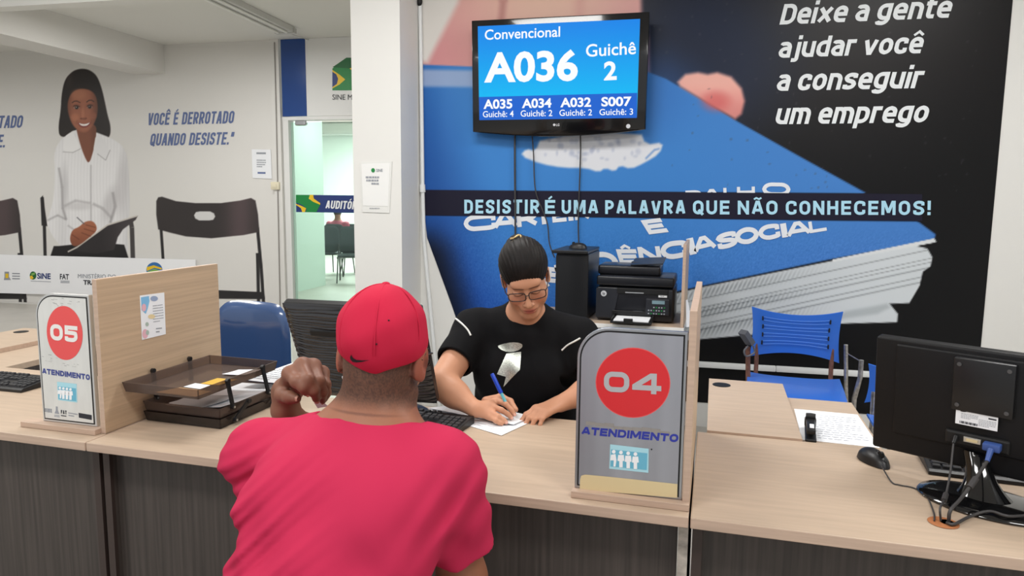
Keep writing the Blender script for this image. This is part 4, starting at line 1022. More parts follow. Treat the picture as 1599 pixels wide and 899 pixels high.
def mouse(label, M):
    t = thing('computer_mouse', label, 'mouse', M)
    def sh(u, v):
        a = 2*pi*u; r = v
        return (r*.031*cos(a)*(1-.12*sin(a)), r*.057*sin(a), .034*sqrt(max(0, 1-r*r))*(1-.12*r*sin(a))+.002)
    b = MB(); b.grid(sh, 32, 10); bmesh.ops.remove_doubles(b.bm, verts=b.bm.verts, dist=1e-5); b.build('shell', m_black, t, smooth=60)
    b = MB(); b.lathe([(.001, -.004), (.009, -.004), (.0095, 0), (.009, .004), (.001, .004)], Matrix.Translation((0, .028, .0305)) @ Matrix.Rotation(pi/2, 4, 'Y')); b.build('scroll_wheel', m_dark, t, smooth=40)
    b = MB(); b.bar((0, .006, .036), (0, .05, .0185), .0012, .003); b.build('button_seam', m_dark, t)
    return t
MP = onz(1365, 713, .7655)
ms = mouse('black mouse on the right counter left of the monitor', TR((MP[0], MP[1], .7505), radians(200)))

# monitor with a rippled back (middle counter)
MM = TR((-.915, 2.03, .814)) @ Matrix.Rotation(0, 4, 'Z') @ Matrix.Rotation(.432, 4, 'X')
mn = thing('monitor', 'black monitor with rippled back behind the man in red cap', 'monitor', TR((-.895, 2.165, .7505)))
m_gloss = mat('black ripple plastic', (44, 44, 46), .2, coat=.4)
w_, h_ = .43, .345
b = MB(); b.box((0, .03, h_/2), (w_, .03, h_), bev=.006); b.build('bezel', m_black, mn, M=WM[mn].inverted() @ MM)
b = MB(); b.box((0, .0465, h_/2), (w_-.04, .002, h_-.05)); b.build('screen', mat('dark screen', (10, 10, 12), .1), mn, M=WM[mn].inverted() @ MM)
def ripple(u, v):
    x, z = (u-.5)*w_, v*h_; ed = min(u, 1-u, v, 1-v); bulge = .016*min(1, ed*9)**.6
    k = sin(z*620+2.6*sin(x*17+z*11)+1.3*sin(x*41-z*30)); k2 = sin(z*350+1.8*sin(x*13+1))
    return (x, .016-bulge-.0014*k*min(1, ed*14)-.0009*k2, z)
b = MB(); b.grid(ripple, 50, 260, thick=0); bk = b.build('rippled_back', m_gloss, mn, M=WM[mn].inverted() @ MM, smooth=75)
b = MB(); b.box((-.085, -.002, .255), (.105, .006, .02), bev=.003); b.build('handle_slot', m_dark, bk)
b = MB(); b.box((-.055, -.004, .075), (.03, .004, .045)); b.poly([(-.065, -.0065, .06), (-.046, -.0065, .06), (-.046, -.0065, .09), (-.065, -.0065, .09)], 1); b.build('white_label', [m_paper, m_grey_ink], bk)
b = MB(); b.bar((0, .03, .012), (0, -.045, .20), .075, .03, upv=(0, 1, 0)); b.build('neck', m_black, mn)
b = MB(); b.lathe([(.12, 0), (.122, .006), (.11, .012), (.04, .02), (.001, .021)], Matrix.Diagonal((1.0, .55, 1, 1))); b.build('foot', m_black, mn, smooth=50)

# monitor on the right counter, seen from behind
RB = at(1371, 529, 1.86); RY = radians(-33)
rm_c = RB+np.array([cos(RY), sin(RY), 0])*.25+np.array([0, 0, -.29])
RMw = TR(rm_c, RY) @ Matrix.Rotation(radians(5), 4, 'X')
foot = onz(1540, 787, .7505); foot_M = TR((foot[0], foot[1], .7505), RY)
mr = thing('monitor', 'black monitor seen from behind on the right counter with cables', 'monitor', foot_M)
m_satin = mat('satin black plastic', (18, 18, 20), .5, spec=.3)
lM = WM[mr].inverted() @ RMw; W2, H2 = .50, .30
b = MB(); b.box((0, .03, H2/2), (W2, .034, H2), bev=.007, seg=3); hb = b.build('housing', m_satin, mr, M=lM, smooth=40)
b = MB(); b.box((0, .05, H2/2+.008), (W2-.03, .008, H2-.04)); b.build('screen', MATS['dark screen'], mr, M=lM)
b = MB(); b.box((-.02, .012, .17), (.36, .012, .235), bev=.005, seg=3); b.build('back_cover', m_satin, hb, smooth=40)
b = MB(); b.box((-.005, .0, .215), (.125, .018, .13), bev=.004); vs_ = b.build('mount_plate', m_black, hb, smooth=40)
for sx in (-.055, .045):
    for sz in (.165, .265):
        b = MB(); b.lathe([(.001, 0), (.005, 0), (.005, .002), (.001, .0022)], TR((sx, -.009, sz), 0, pi/2), seg=10); b.build('screw', mat('dark screw', (92, 92, 94), .4, .6), vs_)
lx, ly = -.072, .0085     # label and ports sit a little left of the middle
def T_(p): return (p[0]+lx, p[1]+ly, p[2])
b = MB(); b.box(T_((.058, -.0136, .1355)), (.086, .0012, .038)); lines_of_print(b, T_((.026, -.0145, .1455)), (.036, 0, 0), (0, 0, -.014), 4, .95, 1, 2, .4); lines_of_print(b, T_((.063, -.0145, .1385)), (.035, 0, 0), (0, 0, -.018), 5, .95, 1, 4, .4)
b.poly([T_((.031+.007*cos(a), -.0146, .1505+.0022*sin(a)+.0008*cos(a))) for a in np.linspace(0, 2*pi, 13)[:-1]], 2)
b.poly([T_(p) for p in ((.082, -.0146, .142), (.098, -.0146, .142), (.098, -.0146, .1455), (.082, -.0146, .1455))], 2)
for k in range(14): x_ = .024+k*.0027; w2 = .0012+.0006*(k % 3); b.poly([T_(p) for p in ((x_, -.0146, .1195), (x_+w2, -.0146, .1195), (x_+w2, -.0146, .1255), (x_, -.0146, .1255))], 2)
b.build('rating_label', [m_paper, m_grey_ink, m_ink], hb)
b = MB(); b.box(T_((.06, -.004, .078)), (.135, .012, .036), bev=.006); b.build('port_recess', m_dark, hb)
b = MB(); b.box(T_((.052, -.0115, .081)), (.036, .006, .013), bev=.001); b.box(T_((.052, -.0148, .081)), (.024, .002, .006), mi=1); b.build('video_port', [mat('nickel', (196, 194, 186), .3, .8), m_cream], hb)
b = MB(); b.box(T_((.094, -.018, .078)), (.036, .022, .018), bev=.003); b.cyl(T_((.094, -.028, .075)), T_((.094, -.055, .055)), .007, .005); b.build('blue_plug', mat('blue plug', (58, 84, 146), .45), hb, smooth=40)
b = MB(); b.cyl(T_((.018, -.012, .082)), T_((.018, -.03, .07)), .006, .005); b.build('power_plug', m_black, hb, smooth=40)
b = MB(); nk = np.array(WM[mr].inverted() @ RMw @ Vector((-.02, .022, .05)))
prof = []
for t_ in np.linspace(0, 1, 14):
    prof.append((.036*(1-t_)**3+.026, .010+t_*(nk[2]-.012)))
b.lathe(prof, Matrix.Translation((0, 0, 0)) @ Matrix(((1, 0, nk[0]/nk[2], 0), (0, .75, nk[1]/nk[2], 0), (0, 0, 1, 0), (0, 0, 0, 1)))); b.build('neck', mat('piano black', (12, 12, 13), .08, coat=.5), mr, smooth=60)
b = MB(); b.lathe([(.143, 0), (.146, .004), (.142, .009), (.12, .0125), (.05, .016), (.001, .0165)], Matrix.Diagonal((1.0, .70, 1, 1)), seg=48); b.build('foot', MATS['piano black'], mr, smooth=50)
# cable hole in the right counter with its cables
GH = onz(1473, 816, .7505)
b = MB(); b.lathe([(.001, .0004), (.030, .0005), (.031, .0008), (.0305, .0004)], TR((0, 0, 0)), mi=0); b.lathe([(.001, .0012), (.014, .0012)], TR((.009, .004, 0)), mi=1)  # flat discs; the smaller one paints the shade inside the hole
gt = b.build('cable_hole', [mat('raw board rim', (166, 104, 62), .8), mat('hole shade', (60, 30, 18), .9)], None, TR(GH)); tag(gt, 'round brown cable hole near the front of the right counter', 'hole')
m_cable = mat('cable grey', (58, 56, 56), .5)
def spline(pts, n=10):
    P_ = [np.array(p, float) for p in pts]; P_ = [2*P_[0]-P_[1]]+P_+[2*P_[-1]-P_[-2]]; out = []
    for i in range(1, len(P_)-2):
        for t in np.linspace(0, 1, n, endpoint=False):
            a, b_, c, d = P_[i-1:i+3]; out.append(.5*((2*b_)+(c-a)*t+(2*a-5*b_+4*c-d)*t*t+(3*b_-a-3*c+d)*t**3))
    return out+[P_[-2]]
def cable(label, pts, r, extra=None, name='cable', m=None):
    b = MB(); sp_ = spline(pts); b.tube(sp_, r, 8)
    if extra: extra(b, sp_)
    return tag(b.build_at(name, m or m_cable, sp_[-1], 60), label, 'cable')
pw = np.array(RMw @ Vector(T_((.018, -.03, .07)))); bl = np.array(RMw @ Vector(T_((.094, -.055, .055))))
cable('thin dark power cable hanging from the monitor into the desk hole', [pw, pw*.75+GH*.25+np.array([.0, -.0, -.03]), pw*.45+GH*.55+np.array([-.004, 0, -.03]), GH+np.array([-.006, .008, .03]), GH+np.array([-.004, .004, .003])], .0026, lambda b, sp_: b.cyl(sp_[len(sp_)//2-2], sp_[len(sp_)//2+2], .006))
cable('thick grey video cable from the blue plug into the desk hole', [bl, bl*.72+GH*.28+np.array([-.008, -.012, -.006]), bl*.4+GH*.6+np.array([-.004, -.008, .0]), GH+np.array([.012, 0, .03]), GH+np.array([.01, .0, .003])], .0038, lambda b, sp_: b.cyl(sp_[8], sp_[13], .007))
cable('black cable lying around the monitor foot to the desk hole', [onz(1640, 800, .756), onz(1580, 806, .768), onz(1545, 798, .768), onz(1515, 806, .757), onz(1490, 818, .756), GH+np.array([.004, -.006, .003])], .0035)
cable('thin mouse cable curving across the right counter to the desk hole', [MP+np.array([.004, -.058, -.004]), onz(1392, 752, .7528), onz(1405, 757, .7528), onz(1428, 762, .7528), onz(1447, 775, .7528), onz(1458, 800, .754), GH+np.array([-.018, 0, .003])], .0018)

# stapler and form on the side desk
st0 = onz(1266, 690, .7395); st1 = onz(1264, 655, .7395); dv = st1-st0; SA = atan2(dv[1], dv[0])-pi/2
st = thing('stapler', 'small black stapler with white tag lying on the printed form', 'stapler', TR((st0[0], st0[1], .7385), SA))
b = MB(); b.box((0, .075, .004), (.032, .15, .008), bev=.003); b.build('base', m_black, st)
b = MB(); b.box((0, .08, .028), (.026, .14, .016), bev=.005); b.box((0, .145, .02), (.034, .03, .03), bev=.006); b.build('arm', m_black, st, smooth=40)
b = MB(); b.box((.002, .045, .0367), (.012, .04, .001)); b.build('white_tag', m_paper, st)
b = MB(); b.lathe([(.001, -.014), (.011, -.014), (.012, 0), (.011, .014), (.001, .014)], Matrix.Translation((0, .14, .038)) @ Matrix.Rotation(pi/2, 4, 'Y')); b.build('hinge', m_dark, st, smooth=40)
Zp = .7358
paper('printed_form', 'printed white form lying beside the slab on the right side desk', [onz(1252, 686, Zp), onz(1374, 699, Zp), onz(1339, 647, Zp), onz(1240, 638, Zp)], prints=12, seed=9, dash=.22, ink=mat('faint print', (206, 210, 218), .6))

# papers under the writing hands
Zq = .7512
paper('form_paper', 'white form the woman in black is writing on', [onz(655, 641, Zq), onz(783, 680, Zq+.0002), onz(843, 652, Zq+.0002), onz(735, 628, Zq)], prints=9, seed=3, curl=.001, dash=.16, ink=MATS['faint print'])
paper('form_paper', 'upper sheet with a lifted edge over the form being written on', [onz(668, 637, Zq+.002), onz(802, 664, Zq+.0035), onz(826, 652, Zq+.003), onz(735, 629, Zq+.002)], curl=.003)

# ------------------------------------------------------------------ screen on the wall
TVY = WY-.13
TVM = TR(tuple(ony(873, 121, TVY)), radians(-1.2)) @ Matrix.Rotation(radians(4), 4, 'X')
tv = thing('wall_television', 'black wall television showing the queue numbers on a blue screen', 'television', TR((ony(873, 121, TVY)[0], WY-.02, ony(873, 121, TVY)[2])))
tM = WM[tv].inverted() @ TVM; TMi = TVM.inverted()
TN = np.array(TVM.col[1][:3]); TO = np.array(TVM.col[3][:3])
q = lambda px, py, l=0.: np.array(TMi @ Vector(onp(px, py, TO-TN*l, TN)))
tl, tr_, br, bl_ = (np.array([*q(*p)]) for p in ((736, 32), (1014, 18), (1008, 202), (738, 206)))
bm_ = q(873, 212.5)
def tvout(ins=0.):
    p = [(tl[0]+ins, tl[2]-ins), (tr_[0]-ins, tr_[2]-ins), (br[0]-ins, br[2]+ins)]
    for t in np.linspace(0, 1, 13)[1:-1]:
        x = br[0]*(1-t)+bl_[0]*t; z = br[2]*(1-t)+bl_[2]*t; p.append((x, z-4*t*(1-t)*(.035)+ins))
    return p+[(bl_[0]+ins, bl_[2]+ins)]
Mz = Matrix(((1, 0, 0, 0), (0, 0, -1, 0), (0, 1, 0, 0), (0, 0, 0, 1)))
m_piano = mat('gloss black bezel', (14, 14, 16), .12, coat=.3)
b = MB(); b.prism(tvout(), -.055, 0, Mz, bev=.008); b.build('bezel', m_piano, tv, M=tM, smooth=40)
b = MB(); b.box((0, .075, 0), (.6, .06, .36), bev=.01); b.build('back_case', m_black, tv, M=tM)
b = MB(); b.box((0, -.012, 0), (.3, .022, .24)); b.build('wall_bracket', m_steel, tv)
def emitm(name, rgb, s=1.):
    m = bpy.data.materials.new(name); m.use_nodes = True; n = m.node_tree.nodes['Principled BSDF']; n.inputs['Base Color'].default_value = (0.01, .01, .01, 1)
    n.inputs['Emission Color'].default_value = (*lin(rgb), 1); n.inputs['Emission Strength'].default_value = s; n.inputs['Roughness'].default_value = .5; n.inputs['Specular IOR Level'].default_value = .1; return m
# lit panel: blue that shifts from azure to cyan down the screen (the picture the screen shows)
c4 = [q(746, 41, .0012), q(999.5, 29.5, .0012), q(994.5, 184, .0012), q(748.5, 187.5, .0012)]
nv = 24; me = bpy.data.meshes.new('display'); V = []; C_ = []
for i in range(nv+1):
    t = i/nv
    for a, c in ((c4[0], c4[3]), (c4[1], c4[2])): V.append(a*(1-t)+c*t); C_.append(np.array([22, 136, 238])*(1-t)+np.array([14, 206, 255])*t)
mesh_from(me, np.array(V), np.array([(2*i, 2*i+1, 2*i+3, 2*i+2) for i in range(nv)])); set_col(me, lin(np.array(C_)))
m_disp = bpy.data.materials.new('lit display'); m_disp.use_nodes = True; nt = m_disp.node_tree; n = nt.nodes['Principled BSDF']; n.inputs['Base Color'].default_value = (.004, .004, .004, 1); n.inputs['Roughness'].default_value = .5; n.inputs['Specular IOR Level'].default_value = .1
vc = nt.nodes.new('ShaderNodeVertexColor'); vc.layer_name = 'Col'; nt.links.new(vc.outputs[0], n.inputs['Emission Color']); n.inputs['Emission Strength'].default_value = .95
disp = place('display', me, m_disp, tv, tM)
b = MB(); b.poly([q(748, 151.5, .002), q(995, 145, .002), q(994.5, 184, .002), q(748.5, 187.5, .002)]); b.build('footer_strip', emitm('display blue', (22, 98, 206)), disp)
m_dw = emitm('display white', (250, 252, 255))
def tvt(body, bl, br, tl, bold, name='line'):
    b = MB(); put_text(b, body, q(*bl, .003), q(*br, .003), q(*tl, .003), 0, bold); b.build('display_text', m_dw, disp)
tvt('Convencional', (757, 62), (874.5, 57), (757, 46.5), .012)
tvt('A036', (756, 127), (902, 124), (756, 82.5), .032)
tvt('Guichê', (915, 88.5), (993, 84), (915, 69.5), .012)
tvt('2', (943, 124.5), (963, 123.5), (943, 96.5), .03)
for k, (t1, t2, x0, x1, g0, g1) in enumerate((('A035', 'Guichê: 4', 755, 800, 754, 802), ('A034', 'Guichê: 2', 815, 861, 813, 862.5), ('A032', 'Guichê: 2', 875, 923, 873.5, 924.5), ('S007', 'Guichê: 3', 939, 986, 936, 988.5))):
    y1 = 169.5-k*1.3; y2 = 183-k*1.1
    tvt(t1, (x0, y1), (x1, y1-.8), (x0, y1-14), .03); tvt(t2, (g0, y2), (g1, y2-.8), (g0, y2-9.5), .008)
b = MB(); b.poly([q(865.5+2*cos(a), 194.8+2*sin(a), .002) for a in np.linspace(0, 2*pi, 13)[:-1]]); put_text(b, 'LG', q(868.5, 196.8, .002), q(873.5, 196.6, .002), q(868.5, 193, .002), 0, .02); b.build('maker_badge', mat('badge silver', (206, 206, 210), .3), tv, M=tM)
b = MB(); p_ = q(981, 197, .002); b.lathe([(.011, 0), (.013, 0), (.013, .002), (.011, .002)], Matrix.Translation(p_) @ Matrix.Rotation(pi/2, 4, 'X')); b.build('power_ring', MATS['badge silver'], tv, M=tM)
yk = WY-.025
cable('pair of black cables hanging straight down from the television', [ony(804, 200, yk), ony(804, 260, yk), ony(804.5, 320, yk), ony(805, 400, yk), ony(806, 470, yk)], .0065)
cable('thin black cable curving down from the television to the computer', [ony(830, 200, yk), ony(833, 240, yk), ony(836, 296, yk), ony(848, 330, yk), ony(855, 350, yk), ony(858, 380, yk), ony(866, 402, yk)], .004)
cable('black cable dropping from the television to the tower computer', [ony(906, 200, yk), ony(906.5, 235, yk), ony(904.5, 300, yk), ony(903, 350, yk), ony(904, 388, yk)], .0045)

# ------------------------------------------------------------------ rear table with printer and tower
RT = TR((0, 0, 0), DA)
RTi = RT.inverted()
f0 = np.array(RTi @ Vector(onz(1068, 512, .75))); RU, RV = float(f0[0]), float(f0[1])    # right front corner
RTM = RT @ TR((RU, RV, 0))
rt = thing('rear_table', 'pale table against the mural holding printer and tower computer', 'table', RTM)
b = MB(); b.box((-.52, .26, .737), (1.04, .52, .026), bev=.002)
b.bm.normal_update()
for f in b.bm.faces: f.material_index = 0 if abs(f.normal.z) > .8 else 1
b.build('tabletop', [m_wood, mat('white edging', (222, 222, 220), .5)], rt)
for x in (-.03, -1.02):
    b = MB(); b.box((x, .26, .362), (.03, .48, .723)); b.build('side_panel', m_white, rt)
b = MB(); b.box((-.52, .02, .655), (.95, .016, .13)); b.build('apron', m_white, rt)
dv3 = divider('pale wooden divider post at the right end of the rear table', -.012, .0, .5, RTM)
slp = at(1075, 480, 3.9)
paper('paper_sheet', 'white sheet standing between the two wooden dividers', [np.array(RTM @ Vector((.012, .02, .752))), np.array(RTM @ Vector((.045, .05, .752))), np.array(RTM @ Vector((.012, .06, .90))), np.array(RTM @ Vector((.004, .03, .90)))])
# printer
rl = lambda px, py, v, l=0.: np.array(RTM.inverted() @ Vector(onp(px, py, np.array(RTM @ Vector((0, v, 0))), np.array(RTM.col[1][:3]))))
pxl, pxr = rl(931, 470, .10)[0], rl(1052, 470, .10)[0]
PW = pxr-pxl; PH = rl(990, 412, .14)[2]-.7505
PM = RTM @ TR((pxl, .10, .7505))
pn = thing('laser_printer', 'black multifunction printer with paper in its tray on rear table', 'printer', PM)
m_pr = mat('printer black', (26, 27, 32), .32); m_pr2 = mat('printer charcoal', (38, 40, 46), .38)
HB = PH*.60; DP = .36
b = MB(); b.box((PW/2, DP/2, HB/2+.004), (PW, DP, HB-.008), bev=.012, seg=3); bo = b.build('body', m_pr, pn, smooth=40)
b = MB(); b.prism([(.0, .02), (PW*.23, .02), (PW*.30, HB-.01), (0, HB-.01)], .0, .006, Mz); b.build('side_cheek', m_pr2, bo)
b = MB(); b.box((PW*.60, -.002, HB*.90), (PW*.66, .012, HB*.16), bev=.003); b.build('output_slot', m_dark, bo)
b = MB(); b.box((PW*.50, -.010, HB*.86), (PW*.24, .012, .006), bev=.002); b.build('slot_lip', m_alu, bo)
b = MB(); b.box((PW*.5, .16, HB+.035), (PW*1.0, .34, .055), bev=.012, seg=3); sc_ = b.build('scanner_unit', m_pr, pn, smooth=40)
b = MB(); b.box((PW*.40, .18, HB+.09), (PW*.82, .24, .055), bev=.014, seg=3); b.build('document_feeder', m_pr, sc_, smooth=40)
b = MB(); b.grid(lambda u, v: (PW*(.42+.42*u), .06+.26*v, HB+.125+.012*u+.018*v), 6, 6, thick=.006); b.box((PW*.52, .17, HB+.128), (PW*.22, .06, .014), bev=.003); b.build('feeder_tray', m_pr2, sc_)
b = MB(); o_ = (PW*.66, -.012); b.box((PW*.80, -.008, HB*.48), (PW*.30, .022, HB*.46), bev=.004); cpn = b.build('control_panel', m_pr2, bo)
b = MB(); b.box((PW*.81, -.0195, HB*.62), (PW*.16, .001, HB*.10)); b.build('display', mat('lcd grey blue', (120, 146, 156), .3), cpn)
for r_ in range(3):
    for c_ in range(7):
        if (r_, c_) in ((0, 0), (0, 1)): continue
        b = MB(); b.box((PW*(.69+.033*c_), -.0195, HB*(.47-.09*r_)), (PW*.018, .002, HB*.035)); b.build('button', m_grey_ink if (r_+c_) % 3 else m_green, cpn)
b = MB(); b.box((PW*.86, -.0035, HB*.80), (PW*.11, .002, HB*.09), bev=.0006); put_text(b, 'fax', (PW*.83, -.0052, HB*.78), (PW*.88, -.0052, HB*.78), (PW*.83, -.0052, HB*.81), 1); b.build('model_badge', [m_wprint, m_ink], bo)
b = MB(); b.lathe([(.001, .0), (.016, .0), (.0165, .002), (.001, .003)], TR((PW*.10, -.0065, HB*.80), 0, pi/2)); b2 = b.build('maker_badge', mat('badge grey', (198, 200, 204), .3), bo)
b = MB(); put_text(b, 'hp', (PW*.10-.008, -.0098, HB*.80-.006), (PW*.10+.007, -.0098, HB*.80-.006), (PW*.10-.006, -.0098, HB*.80+.010), 0, .02); b.build('badge_letters', m_ink, b2)
b = MB(); b.box((PW*.55, -.0045, HB*.325), (PW*.12, .001, .003)); b.build('name_print', m_grey_ink, bo)
b = MB(); b.box((PW*.50, -.07, .022), (PW*.52, .19, .012), bev=.003)
for sx in (.25, .75): b.box((PW*sx, -.07, .036), (.006, .18, .022))
b.box((PW*.5, -.01, HB*.28), (PW*.56, .012, .02), bev=.002); b.build('paper_tray', m_black, pn)
b = MB(); b.box((PW*.47, -.172, .034), (.05, .012, .026), bev=.003); b.build('paper_stop', m_dark, pn)
b = MB(); b.box((PW*.5, -.065, .0315), (PW*.44, .19, .006)); tag(b.build('paper_stack', m_paper, None, PM), 'stack of white paper loaded in the black printer', 'paper')
# tower computer
tx0, tx1 = rl(868, 450, .06)[0], rl(918, 450, .06)[0]; TWd = tx1-tx0; TH = rl(890, 396, .06)[2]-.7505
TWM = RTM @ TR((tx0, .06, .7505))
tc = thing('tower_computer', 'black tower computer with green light beside the printer', 'computer', TWM)
b = MB(); b.box((TWd/2, .2, TH/2+.003), (TWd, .40, TH-.006), bev=.004); tb = b.build('case', m_black, tc)
b = MB(); b.grid(lambda u, v: (TWd*(.02+.96*u), -.004-.014*sin(pi*u)**.8, .012+(TH-.022)*v), 14, 4, thick=-.01); b.build('front_bezel', mat('bezel black', (22, 23, 26), .35), tc, smooth=50)
b = MB(); b.tube(spline([(TWd*.26, -.0175, TH*.62), (TWd*.30, -.018, TH*.4), (TWd*.44, -.0185, TH*.2), (TWd*.66, -.017, TH*.03)]), .0022, 6); b.build('trim_line', m_grey_ink if False else mat('trim line grey', (70, 72, 76), .4), tc)
b = MB(); b.lathe([(.001, 0), (.006, 0), (.006, .003), (.001, .004)], TR((TWd*.55, -.0175, TH*.925), 0, pi/2), seg=14); b.build('power_light', emitm('green light', (120, 255, 120), 2.2), tc)
b = MB(); b.box((TWd*.82, -.0115, .05), (.024, .003, .03)); b.build('case_sticker', m_alu2, tc)
b = MB(); b.box((TWd*.45, .17, TH+.012), (TWd*1.12, .42, .018), bev=.004); kb = b.build('flat_box', m_black, None, TWM); tag(kb, 'flat black device lying on top of the tower computer', 'device')
mouse('small black mouse lying on top of the tower computer', TWM @ TR((TWd*.55, .12, TH+.0215), radians(80)))
# ================================================================== people: bodies grown as one surface from a distance field
class Vol:
    def __init__(s, lo, hi, h):
        s.h = h; s.lo = np.array(lo, float); n = np.ceil((np.array(hi)-s.lo)/h).astype(int)+1
        s.ax = [s.lo[i]+h*np.arange(n[i]) for i in range(3)]; s.D = np.full(n, .5, np.float32)
    def sub(s, lo, hi):
        sl = []
        for i in range(3):
            a = int(max(0, math.floor((lo[i]-s.lo[i])/s.h))); b = int(min(len(s.ax[i]), math.ceil((hi[i]-s.lo[i])/s.h)+1))
            if b <= a: return None
            sl.append(slice(a, b))
        X = s.ax[0][sl[0]].astype(np.float32)[:, None, None]; Y = s.ax[1][sl[1]].astype(np.float32)[None, :, None]; Z = s.ax[2][sl[2]].astype(np.float32)[None, None, :]
        return tuple(sl), X, Y, Z
    def op(s, fn, lo, hi, k=0., mode='add', M=None, sc=1.):
        """fn(x,y,z)->distance in local space; M: local->world rigid matrix, sc: local scale"""
        m = k+3*s.h+.004
        if M is None: wlo, whi = np.array(lo)-m, np.array(hi)+m
        else:
            R_ = M[:3, :3]; c = np.array([[x, y, z] for x in (lo[0], hi[0]) for y in (lo[1], hi[1]) for z in (lo[2], hi[2])])*sc @ R_.T + M[:3, 3]
            wlo, whi = c.min(0)-m, c.max(0)+m
        g = s.sub(wlo, whi)
        if g is None: return
        sl, X, Y, Z = g
        if M is not None:
            x, y, z = X-M[0, 3], Y-M[1, 3], Z-M[2, 3]; R_ = M[:3, :3]/sc
            X, Y, Z = (R_[0, i]*x+R_[1, i]*y+R_[2, i]*z for i in range(3))
        d = fn(X, Y, Z)*sc; a = s.D[sl]
        if mode == 'add':
            if k: hh = np.maximum(k-np.abs(a-d), 0)/k; r = np.minimum(a, d)-hh*hh*k/4
            else: r = np.minimum(a, d)
        elif mode == 'cut':
            d = -d
            if k: hh = np.maximum(k-np.abs(a-d), 0)/k; r = np.maximum(a, d)+hh*hh*k/4
            else: r = np.maximum(a, d)
        else: r = a+d        # 'offset'
        s.D[sl] = r
    def rc(s, a, b, ra, rb=None, k=.02, mode='add', M=None, sc=1., flat=None):
        rb = ra if rb is None else rb; a, b = np.array(a, float), np.array(b, float); e = b-a; ee = float(e @ e)+1e-12; r = max(ra, rb)
        lo, hi = np.minimum(a, b)-r*1.0, np.maximum(a, b)+r*1.0
        def fn(x, y, z):
            px, py, pz = x-a[0], y-a[1], z-a[2]
            t = np.clip((px*e[0]+py*e[1]+pz*e[2])/ee, 0, 1)
            qx, qy, qz = px-t*e[0], py-t*e[1], pz-t*e[2]
            if flat is not None:
                n, f = flat; n = np.array(n, float); w_ = (qx*n[0]+qy*n[1]+qz*n[2])*(1/f-1); qx, qy, qz = qx+w_*n[0], qy+w_*n[1], qz+w_*n[2]
            return np.sqrt(qx*qx+qy*qy+qz*qz)-(ra+(rb-ra)*t)
        s.op(fn, lo, hi, k, mode, M, sc)
    def el(s, c, r, k=.02, mode='add', M=None, sc=1., R_=None):
        c, r = np.array(c, float), np.array(r, float)
        def fn(x, y, z):
            x, y, z = x-c[0], y-c[1], z-c[2]
            if R_ is not None: x, y, z = (R_[0, i]*x+R_[1, i]*y+R_[2, i]*z for i in range(3))
            k0 = np.sqrt((x/r[0])**2+(y/r[1])**2+(z/r[2])**2); k1 = np.sqrt((x/r[0]**2)**2+(y/r[1]**2)**2+(z/r[2]**2)**2)+1e-9
            return k0*(k0-1)/k1
        rr = np.full(3, r.max()) if R_ is not None else r
        s.op(fn, c-rr, c+rr, k, mode, M, sc)
    def net(s):
        D = s.D; S_ = D < 0
        n = np.array(D.shape)-1
        c = np.zeros(tuple(n), np.int8)
        for i in (0, 1):
            for j in (0, 1):
                for k in (0, 1): c += S_[i:n[0]+i, j:n[1]+j, k:n[2]+k]
        I = np.argwhere((c > 0) & (c < 8)); del c
        idx = -np.ones(tuple(n), np.int32); idx[I[:, 0], I[:, 1], I[:, 2]] = np.arange(len(I))
        acc = np.zeros((len(I), 3)); cnt = np.zeros(len(I))
        cor = [(i, j, k) for i in (0, 1) for j in (0, 1) for k in (0, 1)]
        val = {q: D[I[:, 0]+q[0], I[:, 1]+q[1], I[:, 2]+q[2]].astype(float) for q in cor}
        for a in cor:
            for ax in range(3):
                if a[ax]: continue
                b = list(a); b[ax] = 1; b = tuple(b); va, vb = val[a], val[b]; m = (va < 0) != (vb < 0)
                t = np.where(m, va/np.where(m, va-vb, 1), 0); p = np.zeros((len(I), 3)); p[:] = a; p[:, ax] += t
                acc[m] += p[m]; cnt[m] += 1
        V = s.lo+s.h*(I+acc/np.maximum(cnt, 1)[:, None])
        Q = []
        for ax in range(3):
            o1, o2 = [(1, 2), (2, 0), (0, 1)][ax]
            sl = [slice(None)]*3; sl2 = [slice(None)]*3; sl[ax] = slice(0, -1); sl2[ax] = slice(1, None)
            A, B = S_[tuple(sl)], S_[tuple(sl2)]; E_ = np.argwhere(A != B)
            ok = (E_[:, o1] > 0) & (E_[:, o2] > 0) & (E_[:, o1] < n[o1]) & (E_[:, o2] < n[o2]) & (E_[:, ax] < n[ax]); E_ = E_[ok]
            flip = A[E_[:, 0], E_[:, 1], E_[:, 2]]
            def ix(d1, d2):
                q = E_.copy(); q[:, o1] -= d1; q[:, o2] -= d2; return idx[q[:, 0], q[:, 1], q[:, 2]]
            q = np.stack([ix(1, 1), ix(0, 1), ix(0, 0), ix(1, 0)], -1)
            q[~flip] = q[~flip][:, ::-1]; Q.append(q)
        Q = np.concatenate(Q); Q = Q[(Q >= 0).all(1)]
        return V, Q
    def mesh(s, name, smooth=1):
        V, Q = s.net()
        for _ in range(smooth):
            a = np.zeros_like(V); c = np.zeros(len(V))
            for i in range(4):
                for j in ((i+1) % 4, (i-1) % 4): np.add.at(a, Q[:, i], V[Q[:, j]]); np.add.at(c, Q[:, i], 1)
            V = V*.5+.5*a/np.maximum(c, 1)[:, None]
        me = bpy.data.meshes.new(name); mesh_from(me, V, Q); me.shade_smooth()
        return me, V
